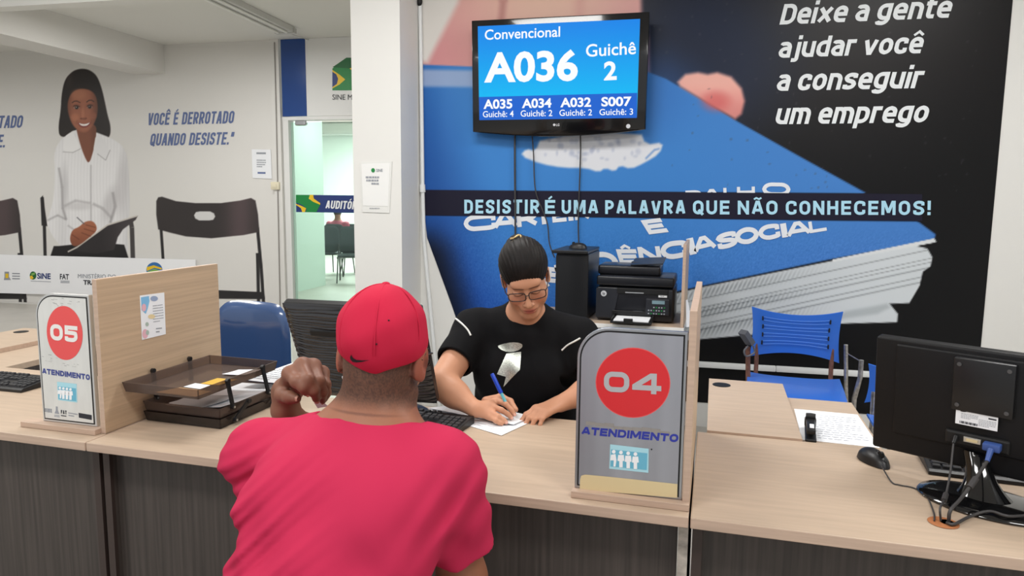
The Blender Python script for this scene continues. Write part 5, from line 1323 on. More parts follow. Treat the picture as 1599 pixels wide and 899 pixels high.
def frame(o, y, z, roll=0.):
    """matrix with local Y along y and local Z near z, turned by roll about Y"""
    y = np.array(y, float); y /= np.linalg.norm(y); z = np.array(z, float); x = np.cross(y, z); x /= np.linalg.norm(x); z = np.cross(x, y)
    c, s_ = cos(roll), sin(roll); x, z = c*x+s_*z, -s_*x+c*z
    # keep right-handed with Y fixed
    M = np.eye(4); M[:3, 0], M[:3, 1], M[:3, 2], M[:3, 3] = x, y, z, o
    return M
def to_local(M, sc, V): return (V-M[:3, 3]) @ M[:3, :3]/sc
def wpt(M, sc, p): return M[:3, :3] @ (np.array(p, float)*sc)+M[:3, 3]
from mathutils.bvhtree import BVHTree
def bvh_of(*mes):
    V = []; P_ = []
    for me in mes:
        o = len(V); V += [v.co.copy() for v in me.vertices]; P_ += [tuple(i+o for i in p.vertices) for p in me.polygons]
    return BVHTree.FromPolygons(V, P_)
def hit(bv, px, py, lift=.001):
    d = Vector(ray(px, py)).normalized(); r = bv.ray_cast(Vector(CAM), d)
    return None if r[0] is None else np.array(r[0]+r[1]*lift)
def decal(mb, bv, poly, lift=.0012, mi=0, cuts=3):
    """lay a flat outline (given where it is seen) onto the surface"""
    t = bmesh.new(); f = t.faces.new([t.verts.new((float(x), float(y), 0)) for x, y in poly])
    bmesh.ops.triangulate(t, faces=[f])
    for _ in range(cuts): bmesh.ops.subdivide_edges(t, edges=t.edges[:], cuts=1, use_grid_fill=True)
    bmesh.ops.triangulate(t, faces=t.faces[:])
    for v in list(t.verts):
        h_ = hit(bv, v.co.x, v.co.y, lift)
        if h_ is None: t.verts.remove(v)
        else: v.co = Vector(h_)
    mb.merge(t, None, mi)
def trail(bv, pts, lift=.001):
    o = []
    for p in spline([(x, y, 0) for x, y in pts], 6):
        h_ = hit(bv, p[0], p[1], lift)
        if h_ is not None: o.append(h_)
    return o

# ---- a head with a face; local Y looks forward, Z up, unit = metre at scale 1
def add_head(v, M, s, woman=False):
    A = dict(M=M, sc=s)
    if woman: v.el((0, -.010, .040), (.0735, .092, .080), .01, **A)
    else: v.el((0, -.008, .030), (.0700, .0865, .074), .01, **A)      # shaved head under the cap
    v.el((0, .026, -.028), (.059, .063, .080), .03, **A)
    for sx in (-1, 1):
        v.rc((sx*.050, .012, -.062), (sx*.010, .072, -.104), .020, .019, .02, **A)
        v.el((sx*.034, .062, -.034), (.026, .022, .026), .018, **A)
    v.el((0, .076, -.104), (.020, .016, .017), .018, **A)
    v.el((0, .074, .030), (.048, .018, .020), .02, **A)
    for sx in (-1, 1): v.el((sx*.030, .1005, .0), (.019, .016, .012), .012, 'cut', **A)
    for sx in (-1, 1): v.el((sx*.030, .0775, -.001), (.0165, .0135, .0115), .005, **A)
    v.rc((0, .089, .006), (0, .111, -.030), .0075, .0105, .010, **A)
    v.el((0, .111, -.036), (.0115, .0105, .0095), .008, **A)
    for sx in (-1, 1): v.el((sx*.0125, .101, -.040), (.0085, .0095, .0075), .006, **A)
    if woman:
        for sx in (-1, 1): v.el((sx*.043, .040, -.045), (.024, .034, .042), .02, **A)
    v.el((0, .088, -.068), (.030, .014, .024), .016, **A)
    v.el((0, .0985, -.0655), (.021, .0075, .0052), .005, **A)
    v.el((0, .0965, -.0775), (.0185, .008, .0062), .005, **A)
    v.rc((-.024, .0975, -.0715), (.024, .0975, -.0715), .0012, .0012, .004, 'cut', **A)
    for sx in (-1, 1):                                     # ears
        R_ = np.array(Matrix.Rotation(sx*radians(-18), 3, 'Z') @ Matrix.Rotation(radians(-10), 3, 'X'))
        v.el((sx*.0775, -.008, -.004), (.0085, .020, .033), .006, R_=R_, **A)
        v.el((sx*.0855, -.002, -.002), (.0055, .0105, .019), .004, 'cut', R_=R_, **A)
        v.el((sx*.0765, .002, -.030), (.0075, .009, .010), .006, **A)
FL = ((.042, .026, .021), (.046, .030, .022), (.043, .028, .021), (.034, .021, .019))
def add_hand(v, W, a, n, side, curls, thumb, sc=1., r=.0088, spread=(.10, .02, -.05, -.13), k=.005):
    a = np.array(a, float); a /= np.linalg.norm(a); n = np.array(n, float); n -= a*(n @ a); n /= np.linalg.norm(n); b = np.cross(a, n)*side
    P_ = lambda x, y, z: W+sc*(a*x+b*y+n*z)
    tips = []
    for i, (off, ln) in enumerate(((-.029, .086), (-.009, .090), (.010, .086), (.027, .078))):
        K = P_(ln, off, .002)
        v.rc(P_(.0, off*.55, 0), K, .0155*sc, .0118*sc, .014)
        ang = 0; p = K; rr = r*sc*(1 if i < 3 else .86)
        sp_ = spread[i]; a2 = a*cos(sp_)-b*sin(sp_); b2 = b
        for j, (L_, c) in enumerate(zip(FL[i], curls[i])):
            ang += radians(c); q = p+(a2*cos(ang)-n*sin(ang))*L_*sc
            v.rc(p, q, rr*(1.08-.10*j), rr*(.98-.10*j), k if j else .012); p = q
        tips.append((p, (a2*cos(ang)-n*sin(ang)), (a2*sin(ang)+n*cos(ang)), rr))
    pts = [P_(*t) for t in thumb]
    for j, (p, q) in enumerate(zip(pts, pts[1:])):
        rr = r*sc*(1.55, 1.22, 1.08)[min(j, 2)]; r2 = r*sc*(1.25, 1.1, .92)[min(j, 2)]
        v.rc(p, q, rr, r2, .014 if j == 0 else k)
    e = pts[-1]-pts[-2]; e /= np.linalg.norm(e); nn = n-e*(n @ e); nn /= np.linalg.norm(nn); tips.append((pts[-1], e, nn, r*sc))
    return tips
def nails(parent, tips, m, name='fingernail'):
    for p, e, nn, rr in tips:
        b = MB(); x = np.cross(e, nn)
        f = lambda u, v_: p+e*(rr*(-.35+1.25*v_))+x*rr*.62*(2*u-1)*(1-.25*abs(2*v_-1)**3)+nn*(rr*(.94-.30*(2*u-1)**2-.12*v_**2))
        b.grid(f, 6, 6, thick=.0006); b.build(name, m, parent, world=True, smooth=60)

def skin_mat(name): return vmat(name, .48, sss=.0, spec=.35, bump=((420, 420, 420), .05))
m_skin_w, m_skin_m = skin_mat('skin fair brown'), skin_mat('skin brown')
def fabric(name, rgb, rough=.85):
    return mat(name, rgb, rough, bump=((900, 900, 900), .06), spec=.15)

# ------------------------------------------------------------------ woman in black writing at the middle counter
HW = at(820, 431, 2.37)
vd = np.array([ray(819, 428)[0], ray(819, 428)[1], 0]); vd /= np.linalg.norm(vd)
PW_ = radians(35); fy = -vd*cos(PW_)+np.array([0, 0, -sin(PW_)])
fy = fy+.08*np.array([R2[0], R2[1], 0])
WHM = frame(HW, fy, (0, 0, 1), radians(-11)); WS = .95
v = Vol((-.87, 2.02, .50), (-.10, 2.66, 1.34), .0026)
add_head(v, WHM, WS, True)
nb = np.array([-.505, 2.425, 1.035])                       # base of the neck
v.rc(wpt(WHM, WS, (0, -.025, -.045)), nb, .050, .060, .03)
v.rc(wpt(WHM, WS, (0, .02, -.075)), nb+[.01, -.05, .02], .035, .05, .04)   # under the chin
shR, shL = np.array([-.685, 2.405, .985]), np.array([-.325, 2.435, .968])
elR, wrR = np.array([-.728, 2.165, .850]), onz(741, 638, .792)
elL, wrL = np.array([-.225, 2.335, .835]), np.array([-.352, 2.238, .791])
for sh in (shR, shL): v.rc(nb+[0, .01, -.02], sh, .056, .058, .05)
v.el((-.505, 2.445, .86), (.160, .105, .19), .05); v.el((-.505, 2.455, .64), (.165, .12, .17), .06)
for sh, el_, wr in ((shR, elR, wrR), (shL, elL, wrL)):
    v.rc(sh, el_, .056, .045, .03); v.rc(el_, el_*.6+wr*.4, .044, .041, .03); v.rc(el_*.6+wr*.4, wr, .041, .0265, .03)
# writing hand: four fingers laid one over the other down to the pen, thumb behind it
KR = [onz(776, 625, .804), onz(769, 634, .793), onz(766, 643.5, .780), onz(765, 651, .769)]
FR = [(KR[0], onz(790, 631, .801), onz(799, 640, .785), onz(803, 646.5, .773)), (KR[1], onz(783, 640, .792), onz(793, 646.5, .776), onz(798, 651.5, .766)),
      (KR[2], onz(778, 650, .778), onz(786, 655.5, .767), onz(790, 659, .761)), (KR[3], onz(774, 656.5, .768), onz(780, 660, .761), onz(783.5, 661.5, .758))]
tR = []
for K in KR: v.rc(wrR, K, .0185, .0112, .012)
for i, c_ in enumerate(FR):
    rr = .0089 if i < 3 else .0078
    for j, (p, q_) in enumerate(zip(c_, c_[1:])): v.rc(p, q_, rr*(1.08, 1.0, .9)[j], rr*(1.0, .92, .8)[j], .0035 if j else .008)
    e = c_[3]-c_[2]; e /= np.linalg.norm(e); nn = CAM-c_[3]; nn = nn-e*(nn @ e); nn /= np.linalg.norm(nn)
    if i < 3: tR.append((c_[3], e, nn, rr*.85))
TR_ = [onz(757, 628, .795)+[0, .015, 0], onz(780, 622, .80)+[0, .02, 0], onz(795, 629, .792)+[0, .016, 0], onz(804, 641, .778)+[0, .012, 0]]
for j, (p, q_) in enumerate(zip(TR_, TR_[1:])): v.rc(p, q_, (.015, .0118, .0105)[j], (.0118, .0105, .0085)[j], .008)
aL = np.array([-.60, -.80, -.13]); nL = np.array([0, -.12, 1])
tL = add_hand(v, wrL, aL, nL, -1, ((14, 30, 18), (16, 34, 20), (18, 36, 20), (18, 34, 20)), ((.016, -.022, -.004), (.045, -.044, -.010), (.072, -.052, -.018), (.096, -.050, -.024)), .93)
me, V = v.mesh('person', 1)
SKW = np.array([205, 150, 120.]); C = np.repeat(SKW[None], len(V), 0)
Lc = to_local(WHM, WS, V)
def tint(C, Lc, c, r, col, op=1., soft=.35):
    q = np.sqrt((((Lc-np.array(c))/np.array(r))**2).sum(1)); a = (1-sstep(1-soft, 1+soft, q))*op
    return C*(1-a[:, None])+a[:, None]*np.array(col, float)
for sx in (-1, 1):
    C = tint(C, Lc, (sx*.036, .078, -.034), (.022, .03, .022), (206, 132, 106), .5, .6)
    for k in range(5):
        t = k/4; C = tint(C, Lc, (sx*(.015+.034*t), .094-.012*t, .0245+.003*sin(pi*t)-.006*t), (.007, .02, .0028), (86, 56, 44), .75, .5)
    for k in range(5):
        t = k/4; C = tint(C, Lc, (sx*(.018+.026*t), .088-.006*t*t, -.009+.004*abs(2*t-1)), (.006, .016, .0022), (40, 24, 20), .9, .5)
    C = tint(C, Lc, (sx*.031, .088, .004), (.016, .02, .006), (186, 128, 104), .4, .5)
    C = tint(C, Lc, (sx*.008, .107, -.045), (.004, .006, .0028), (110, 62, 50), .8)
C = tint(C, Lc, (0, .100, -.0665), (.021, .014, .0052), (176, 92, 84), .9, .4); C = tint(C, Lc, (0, .098, -.0775), (.0185, .014, .0058), (184, 100, 92), .9, .4)
C = tint(C, Lc, (0, .098, -.0715), (.024, .014, .0014), (96, 44, 42), .9, .5)
set_col(me, lin(C)*.95)
pw_M = TR((-.505, 2.46, 0))
wom = thing('person', 'person with tied dark hair and glasses in black t-shirt writing at counter', 'person', pw_M)
def put_world(me, name, m, parent):
    me.transform(WM[parent].inverted()); return place(name, me, m, parent)
body_w_bv = bvh_of(me)
put_world(me, 'body', m_skin_w, wom)
m_nail_w = mat('nail pink', (222, 170, 156), .3); nails(wom, tR+tL, m_nail_w)
# T-shirt
v = Vol((-.87, 2.10, .52), (-.10, 2.66, 1.12), .0032)
for sh in (shR, shL): v.rc(nb+[0, .01, -.025], sh, .064, .070, .05)
v.el((-.505, 2.435, .87), (.185, .128, .20), .06); v.el((-.505, 2.44, .66), (.185, .150, .20), .08)
for sx in (-.075, .075): v.el((-.505+sx, 2.345, .845), (.082, .065, .075), .06)
v.rc(nb+[.0, -.02, -.06], nb+[0, 0, .018], .086, .066, .03)
def sleeve(v, sh, el_, t1, r0, r1, ra, k=.04):
    e = sh+(el_-sh)*t1; v.rc(sh, e, r0, r1, k)
    # flat hem, open around the arm
    d = (el_-sh)/np.linalg.norm(el_-sh)
    def pl(x, y, z): return np.maximum(-((x-e[0])*d[0]+(y-e[1])*d[1]+(z-e[2])*d[2]), np.sqrt((x-e[0])**2+(y-e[1])**2+(z-e[2])**2)-r1*1.9)
    v.op(pl, e-r1*2, e+r1*2, .004, 'cut')
    v.rc(e-d*.025, e+d*.04, ra, ra, .004, 'cut')
sleeve(v, shR, elR, .62, .068, .066, .056); sleeve(v, shL, elL, .60, .068, .064, .055)
# neckline
nt_ = nb+np.array([.0, -.028, .05]); v.rc(nt_+[0, -.01, -.022], nt_+[0, -.03, .06], .058, .075, .006, 'cut')
def folds(x, y, z): return .0022*np.sin(z*58+x*30+6*np.sin(x*9))*np.clip((1.0-z)*4, 0, 1)+.0014*np.sin(x*85+z*40)
v.op(folds, (-.85, 2.12, .54), (-.12, 2.64, 1.05), 0, 'offset')
me, V = v.mesh('t_shirt', 2); bvs = bvh_of(me)
put_world(me, 't_shirt', fabric('black cotton', (17, 17, 19)), wom)
b = MB(); tr1 = trail(bvs, [(707, 494), (715, 500), (724, 508), (731, 516), (735, 524)], .0008)
if len(tr1) > 2: b.tube(tr1, .0034, 7)
tr2 = trail(bvs, [(906, 528), (897, 533), (886, 539), (877, 547)], .0008)
b2 = MB()
if len(tr2) > 2: b2.tube(tr2, .003, 7)
m_pipe = mat('white piping', (226, 226, 222), .6)
b.build('sleeve_piping', m_pipe, wom, world=True, smooth=60); b2.build('sleeve_piping', m_pipe, wom, world=True, smooth=60)
m_silver = mat('silver foil print', (196, 200, 190), .35, .75, noise=((260, 260, 420), .35, 2))
b = MB(); decal(b, bvs, chaikin([(776, 541), (784, 537), (800, 534), (812, 535), (817, 539), (812, 546), (798, 550), (786, 548)], 1))
decal(b, bvs, [(791, 552), (814, 549), (803, 573), (812, 577), (797, 592), (786, 604), (790, 588), (776, 584)]); b.build('foil_print', m_silver, wom, world=True)
# hair, combed back into a clip
v = Vol(HW-.19, HW+.19, .0024); A = dict(M=WHM, sc=WS)
v.el((0, -.016, .046), (.0850, .102, .0880), .01, **A)
v.el((0, -.05, -.02), (.066, .05, .06), .03, **A)
v.el((0, .088, -.036), (.066, .072, .092), .012, 'cut', **A); v.el((0, .070, -.09), (.09, .09, .08), .02, 'cut', **A)
for sx in (-1, 1): v.el((sx*.082, .004, -.010), (.02, .022, .030), .012, 'cut', **A)
v.el((.014, -.098, .060), (.040, .030, .034), .02, **A); v.rc((.01, -.115, .06), (-.02, -.125, .0), .028, .016, .02, **A)
def strands(x, y, z):
    a = np.arctan2(x, z-.0+.08); return .0008*np.sin(a*88+3*np.sin(y*30))+.0006*np.sin(a*150+y*50)
v.op(strands, (-.13, -.16, -.12), (.13, .12, .17), 0, 'offset', WHM, WS)
me, V = v.mesh('hair', 1)
put_world(me, 'hair', mat('dark brown hair', (20, 15, 14), .55, noise=((60, 60, 60), .4), spec=.25), wom)
cl = wpt(WHM, WS, (.006, -.062, .124)); Mc = frame(cl, WHM[:3, 1], WHM[:3, 2])
b = MB(); b.tube([Mc[:3, :3] @ np.array((.011*cos(a), 0.004*sin(2*a), .007*sin(a)))+cl for a in np.linspace(0, 2*pi, 21)[:-1]], .0032, 8, closed=True); b.bar(cl+Mc[:3, 0]*.008, cl+Mc[:3, 0]*.024, .008, .005)
b.build('hair_clip', mat('pale gold clip', (216, 186, 128), .3, .4), wom, world=True, smooth=60)
# glasses
def glasses(parent, M, s, m_rim, lens_y=.106, z0=.002, wdt=.0285, hgt=.0185, temple=True):
    G = lambda p: wpt(M, s, p); root = None
    for sx in (-1, 1):
        pts = []
        for a in np.linspace(0, 2*pi, 41)[:-1]:
            ca, sa = cos(a), sin(a); r_ = (abs(ca)**4.5+abs(sa)**4.5)**(-1/4.5)
            x = sx*.0345+ca*r_*wdt; pts.append((x, lens_y-.9*x*x*2.2, z0+sa*r_*hgt*(1 if sa < 0 else .92)))
        b = MB(); b.tube([G(p) for p in pts], s*.0018, 8, closed=True)
        if root is None: b.tube([G((x, lens_y+.003-.9*x*x*2, z0+.006)) for x in np.linspace(-.0075, .0075, 7)], .0016*s, 8)
        rim = b.build('rim', m_rim, parent, world=True, smooth=60)
        b = MB(); b.poly([G(p) for p in pts]); b.build('lens', m_lens, rim, world=True)
        b = MB(); ex = sx*(.0345+wdt); ey = lens_y-.9*ex*ex*2.2
        b.tube([G(p) for p in ((ex, ey, z0+.009), (sx*.070, ey-.012, z0+.010), (sx*.0790, .03, z0+.013), (sx*.0815, .0, z0+.016), (sx*.081, -.018, z0+.004))], .0019*s, 8); b.build('temple', m_rim, parent, world=True, smooth=60)
        root = rim
m_lens = glassy('lens', (.985, .985, .99), .0, .02)
m_lens.node_tree.nodes['Math'].inputs[1].default_value = .12; m_lens.node_tree.nodes['Principled BSDF'].inputs['Base Color'].default_value = (.5, .5, .5, 1)
gw = bpy.data.objects.new('glasses', None); S.collection.objects.link(gw); gw.parent = wom; WM[gw] = WM[wom].copy()
glasses(gw, WHM, WS, mat('dark brown frame', (46, 32, 32), .25))
# lower half: dark trousers and shoes under the counter
def trousers(parent, hip, knees, feet, m, ms, h=.006):
    lo = np.min([hip, *knees, *feet], 0)-.2; hi = np.max([hip, *knees, *feet], 0)+.2
    v = Vol(lo, hi, h); v.el(hip, (.175, .13, .12), .05)
    for kx, ft, sx in zip(knees, feet, (-1, 1)):
        v.rc(hip+[sx*.09, 0, -.01], kx, .088, .064, .05); v.rc(kx, ft+[0, 0, .09], .062, .046, .03)
    me, V = v.mesh('trousers', 1); put_world(me, 'trousers', m, parent)
    for ft in feet:
        d = np.array(knees[0])-hip; d[2] = 0; d /= np.linalg.norm(d); v = Vol(ft-.25, ft+.25, .005)
        v.rc(ft+[0, 0, .05]-d*.05, ft+d*.14+[0, 0, .038], .042, .036, .03); v.rc(ft+[0, 0, .03], ft+[0, 0, .10], .044, .04, .03)
        me, V = v.mesh('shoe', 1); V2 = np.array([x.co for x in me.vertices]); V2[:, 2] = np.maximum(V2[:, 2], .002); me.vertices.foreach_set('co', V2.astype(np.float32).ravel()); put_world(me, 'shoe', ms, parent)
m_jean = fabric('dark denim', (38, 42, 56)); m_shoe = mat('dark shoe', (28, 26, 26), .5)
trousers(wom, np.array([-.505, 2.50, .53]), [np.array([-.60, 2.12, .52]), np.array([-.41, 2.12, .52])], [np.array([-.60, 2.10, 0.]), np.array([-.41, 2.10, 0.])], m_jean, m_shoe)
# pen in her hand
tip = onz(803, 656, .7525)
best = min(np.linspace(2.1, 2.5, 81), key=lambda d: abs(np.linalg.norm(at(768, 583, d)-tip)-.158)); top = at(768, 583, best); ax_ = (top-tip)/np.linalg.norm(top-tip)
pen = thing('pen', 'blue ballpoint pen held in the writing hand', 'pen', TR(tip))
L_ = np.linalg.norm(top-tip)
b = MB(); b.tube([tip, tip+ax_*.012, tip+ax_*.02], [.0004, .0016, .0034], 10); b.build('point', m_steel, pen, world=True, smooth=40)
b = MB(); b.tube([tip+ax_*.018, tip+ax_*L_*.62], .0052, 10); b.build('barrel', mat('clear turquoise barrel', (108, 196, 208), .2), pen, world=True, smooth=40)
b = MB(); b.tube([tip+ax_*L_*.58, tip+ax_*(L_-.004), tip+ax_*L_], [.0068, .0064, .005], 12); sd_ = np.cross(ax_, [0, 0, 1]); b.bar(tip+ax_*L_*.64+sd_*.006, tip+ax_*(L_-.004)+sd_*.006, .003, .002); b.build('cap', mat('blue pen cap', (20, 66, 190), .3), pen, world=True, smooth=40)

# ------------------------------------------------------------------ man in red at the counter, seen from behind
HM = at(597, 556, 1.455); MHM = frame(HM, (-.05, 1, -.16), (0, 0, 1), radians(-3)); CAPM = frame(HM, (-.27, .96, -.16), (0, 0, 1), radians(-3)); MS_ = 1.09
nbm = at(580, 655, 1.44)
sL, sR = at(413, 718, 1.50), at(688, 738, 1.38)
elbL, wrl = np.array([-.905, 1.64, .802]), at(446, 640, 1.70)
elbR = at(722, 902, 1.475); wrRm = elbR+np.array([-.03, .10, -.20])
hip = np.array([-.60, .98, .545])
v = Vol((-1.08, .78, .42), (-.16, 1.80, 1.36), .0030)
add_head(v, MHM, MS_)
v.rc(wpt(MHM, MS_, (0, -.028, -.035)), nbm, .061, .068, .03); v.rc(wpt(MHM, MS_, (0, .02, -.07)), nbm+[0, .05, -.02], .045, .06, .04)
for sh in (sL, sR): v.rc(nbm+[0, 0, -.03], sh, .06, .062, .06)
ch = (nbm+hip)/2; tz = (nbm-hip)/np.linalg.norm(nbm-hip); Rt_ = frame((0, 0, 0), np.cross(tz, [1, 0, 0]), tz)[:3, :3]
v.el(nbm*.66+hip*.34, (.165, .10, .2), .06, R_=Rt_); v.el(nbm*.25+hip*.75, (.15, .105, .19), .06, R_=Rt_)
for sh, el_, wr in ((sL, elbL, wrl), (sR, elbR, wrRm)):
    v.rc(sh, el_, .058, .046, .03); v.rc(el_, el_*.6+wr*.4, .045, .045, .03); v.rc(el_*.6+wr*.4, wr, .045, .029, .03)
# raised left hand hanging from the bent wrist, finger tips at the mouth
KN = [at(452, 583, 1.60), at(472, 569, 1.615), at(490, 571, 1.635), at(503, 582, 1.665)]
wtop = at(447, 612, 1.69)
v.rc(wrl, wtop, .030, .029, .02)
for K in KN: v.rc(wtop, K, .022, .0155, .02)
CHN = [(KN[0], at(462, 596, 1.565), at(474, 605, 1.56), at(479, 612, 1.565)), (KN[1], at(482, 592, 1.565), at(491, 610, 1.57), at(494, 622, 1.585)),
       (KN[2], at(499, 595, 1.59), at(504, 612, 1.60), at(503, 625, 1.615)), (KN[3], at(508, 600, 1.64), at(509, 613, 1.65), at(506, 622, 1.66))]
tM_ = []
for i, c_ in enumerate(CHN):
    for j, (p, q_) in enumerate(zip(c_, c_[1:])): v.rc(p, q_, (.0132, .0120, .0108)[j], (.0122, .0110, .0095)[j], .008 if j else .014)
    e = c_[3]-c_[2]; e /= np.linalg.norm(e); nn = CAM-c_[3]; nn = nn-e*(nn @ e); nn /= np.linalg.norm(nn); tM_.append((c_[3], e, nn, .0098))
TH_ = [at(440, 606, 1.67), at(440, 617, 1.625), at(452, 620, 1.60), at(463, 622, 1.59)]
for j, (p, q_) in enumerate(zip(TH_, TH_[1:])): v.rc(p, q_, (.018, .0145, .0125)[j], (.0145, .0128, .0108)[j], .012)
e = TH_[3]-TH_[2]; e /= np.linalg.norm(e); nn = CAM-TH_[3]; nn = nn-e*(nn @ e); nn /= np.linalg.norm(nn); tM_.append((TH_[3], e, nn, .0108))
aRm = (wrRm-elbR)/np.linalg.norm(wrRm-elbR)
add_hand(v, wrRm, aRm+np.array([-.1, .3, -.1]), (0, .6, .6), 1, ((20, 30, 20),)*4, ((.016, -.022, -.004), (.045, -.044, -.010), (.072, -.052, -.018), (.096, -.050, -.024)), 1.05, .0098)
me, V = v.mesh('person', 1)
SKM = np.array([150, 98, 74.]); C = np.repeat(SKM[None], len(V), 0); Lm = to_local(MHM, MS_, V)
arm = (V[:, 0] < -.70) & (V[:, 1] > 1.36); C[arm] = (130, 88, 70)
m_ = (sstep(-.098, -.062, Lm[:, 2]+.25*np.maximum(Lm[:, 1]+.03, 0))*(1-sstep(.03, .05, Lm[:, 1]+.2*Lm[:, 2]))*(np.abs(Lm[:, 0]) < .0735)*(np.abs(Lm).max(1) < .15)*.8)
nz_ = rng.uniform(.6, 1., len(V)); C = C*(1-(m_*nz_)[:, None])+(m_*nz_)[:, None]*np.array([58, 44, 38.])
for sx in (-1, 1): C = tint(C, Lm, (sx*.08, -.008, -.004), (.02, .028, .04), (156, 84, 68), .7, .4)
for zc in (-.095, -.118): C = tint(C, Lm, (0, -.07, zc), (.06, .06, .0022), (92, 56, 42), .6, .6)
for sx in (-1, 1): C = tint(C, Lm, (sx*.09, .004, -.006), (.012, .008, .012), (86, 44, 36), .7, .5)
set_col(me, lin(C)*.95)
man = thing('person', 'person in red cap and red t-shirt seated at counter, back to camera', 'person', TR((-.60, 1.0, 0)))
put_world(me, 'body', m_skin_m, man)
nails(man, tM_, mat('nail brown', (186, 138, 118), .35))
# T-shirt
v = Vol((-1.08, .76, .46), (-.18, 1.74, 1.14), .0034)
for sh in (sL, sR): v.rc(nbm+[0, 0, -.035], sh, .072, .074, .06)
v.el(nbm*.62+hip*.38, (.188, .125, .21), .06, R_=Rt_); v.el(nbm*.2+hip*.8+np.array([-.012, 0, 0]), (.192, .135, .25), .07, R_=Rt_)
for sx in (-1, 1): v.el(nbm*.74+hip*.26+np.array([sx*.10, -.055, 0]), (.085, .07, .10), .06, R_=Rt_)
v.rc(nbm+[0, .0, -.07], nbm+[0, .006, .034], .096, .072, .03)
sleeve(v, sL, elbL, .62, .080, .076, .060); sleeve(v, sR, elbR, .66, .080, .078, .062)
nup = np.array([0, .42, 1.]); nup /= np.linalg.norm(nup); pc_ = nbm+np.array([0, -.07, .030])
v.op(lambda x, y, z: np.maximum(-((x-pc_[0])*nup[0]+(y-pc_[1])*nup[1]+(z-pc_[2])*nup[2]), np.abs(x-nbm[0])-.115), nbm+[-.12, -.12, -.06], nbm+[.12, .22, .16], .006, 'cut')
v.rc(nbm+nup*.02, nbm+nup*.10, .066, .072, .004, 'cut')
def mfold(x, y, z):
    px = 799.5+F*((x-0)*R2[0]+y*R2[1]+(z-EYE)*R2[2])/1.3
    s1 = z*.85-(x+.55)*.62                                    # folds running up towards the right shoulder
    left = np.clip((-.52-x)*5, 0, 1)
    f = .0075*left*np.sin(s1*82+1.5*np.sin(x*14))**3+.003*np.sin(s1*46+2*np.sin(z*9))+.0026*np.sin((x*.9+z*.5)*58+z*13+1.5*np.sin(x*16))*np.clip((1.0-z)*6, 0, 1)
    arm_ = np.exp(-(((x+.36)/.06)**2+((z-.90)/.09)**2)); f = f+.006*arm_*np.sin((x*1.0-z*.55)*120)
    return f*np.clip((1.03-z)*7, .08, 1)
v.op(mfold, (-1.06, .78, .48), (-.2, 1.7, 1.12), 0, 'offset')
me, V = v.mesh('t_shirt', 2); bvm = bvh_of(me)
m_redcloth = fabric('crimson cotton', (184, 43, 77))
put_world(me, 't_shirt', m_redcloth, man)
# cap
v = Vol(HM-.26, HM+.26, .0026); A = dict(M=CAPM, sc=MS_)
CC, CRd = np.array((0, -.012, .042)), np.array((.0835, .1035, .0915))
v.el(CC, CRd, .004, **A)
def cut_low(x, y, z): return z-(.023+.50*np.clip(y, -.13, .03)-.007*np.exp(-(x/.014)**2)*(y < 0))
v.op(lambda x, y, z: np.maximum(cut_low(x, y, z), -(z+.2)), (-.12, -.14, -.12), (.12, .13, .06), .004, 'cut', CAPM, MS_)
v.el((0, .085, .012), (.070, .100, .010), .004, **A)          # bill
v.el(CC, CRd-.0105, .001, 'cut', **A)
def dents(x, y, z): return .0013*np.sin(x*60+z*45)*np.clip(1-(z-.05)*9, 0, 1)+.0009*np.sin(z*95-x*50)
v.op(dents, (-.12, -.15, -.07), (.12, .12, .15), 0, 'offset', CAPM, MS_)
me, V = v.mesh('cap', 1); bvc = bvh_of(me)
m_cap = fabric('crimson cap cloth', (188, 36, 64), .8)
cap = put_world(me, 'cap', m_cap, man)
def meridian(az, z0=-.01, lift=.0006):
    o = []
    for ph in np.linspace(radians(-22), radians(88), 22):
        p = CC+CRd*np.array((cos(ph)*sin(az), -cos(ph)*cos(az), sin(ph))); o.append(wpt(CAPM, MS_, p+np.array((sin(az), -cos(az), 0))*lift))
    return o
for az in (0, radians(-52), radians(58)):
    b = MB(); b.tube(meridian(az), .0013, 6); b.build('panel_seam', m_cap, cap, world=True, smooth=60)
b = MB(); b.ell((0, 0, 0), (.0085, .0085, .0045), Matrix.Translation(Vector(wpt(CAPM, MS_, CC+[0, 0, .0915])))); b.build('button', m_cap, cap, world=True, smooth=60)
b = MB()
for c_ in ((607, 500), (588, 537)):
    h_ = hit(bvc, *c_, .0004)
    if h_ is not None: b.ell(h_, .0017, u=8, v=6)
b.build('eyelet', m_dark, cap, world=True)
b = MB(); decal(b, bvc, [(549, 553), (547, 557), (547.5, 561), (551, 564.5), (557, 565.5), (566, 564.5), (577, 562), (566, 562.3), (557, 561.5), (552, 559), (550, 556)], .0008); b.build('swoosh', mat('black embroidery', (20, 18, 22), .7), cap, world=True)
gm = bpy.data.objects.new('glasses', None); S.collection.objects.link(gm); gm.parent = man; WM[gm] = WM[man].copy()
glasses(gm, MHM, MS_, mat('black frame', (18, 18, 20), .3), z0=-.002)
trousers(man, hip+[0, .02, -.03], [np.array([-.70, 1.44, .50]), np.array([-.47, 1.44, .50])], [np.array([-.70, 1.36, 0.]), np.array([-.47, 1.36, 0.])], m_jean, m_shoe)
# bit of paper pinched in his fingers
paper('paper_slip', 'small white slip pinched between the raised fingers', [at(490, 628, 1.60), at(505, 627, 1.61), at(512, 634, 1.62), at(496, 637, 1.61)], 'paper')
# ================================================================== seats
m_bluech = mat('blue moulded plastic', (50, 108, 204), .34, coat=.15); m_chrome = mat('worn chrome', (176, 172, 168), .3, .85, noise=((30, 30, 60), .3)); m_rust = mat('rusty steel', (108, 72, 60), .7, noise=((60, 60, 40), .3))
m_navy_v = mat('navy vinyl', (52, 78, 122), .2, coat=.8)
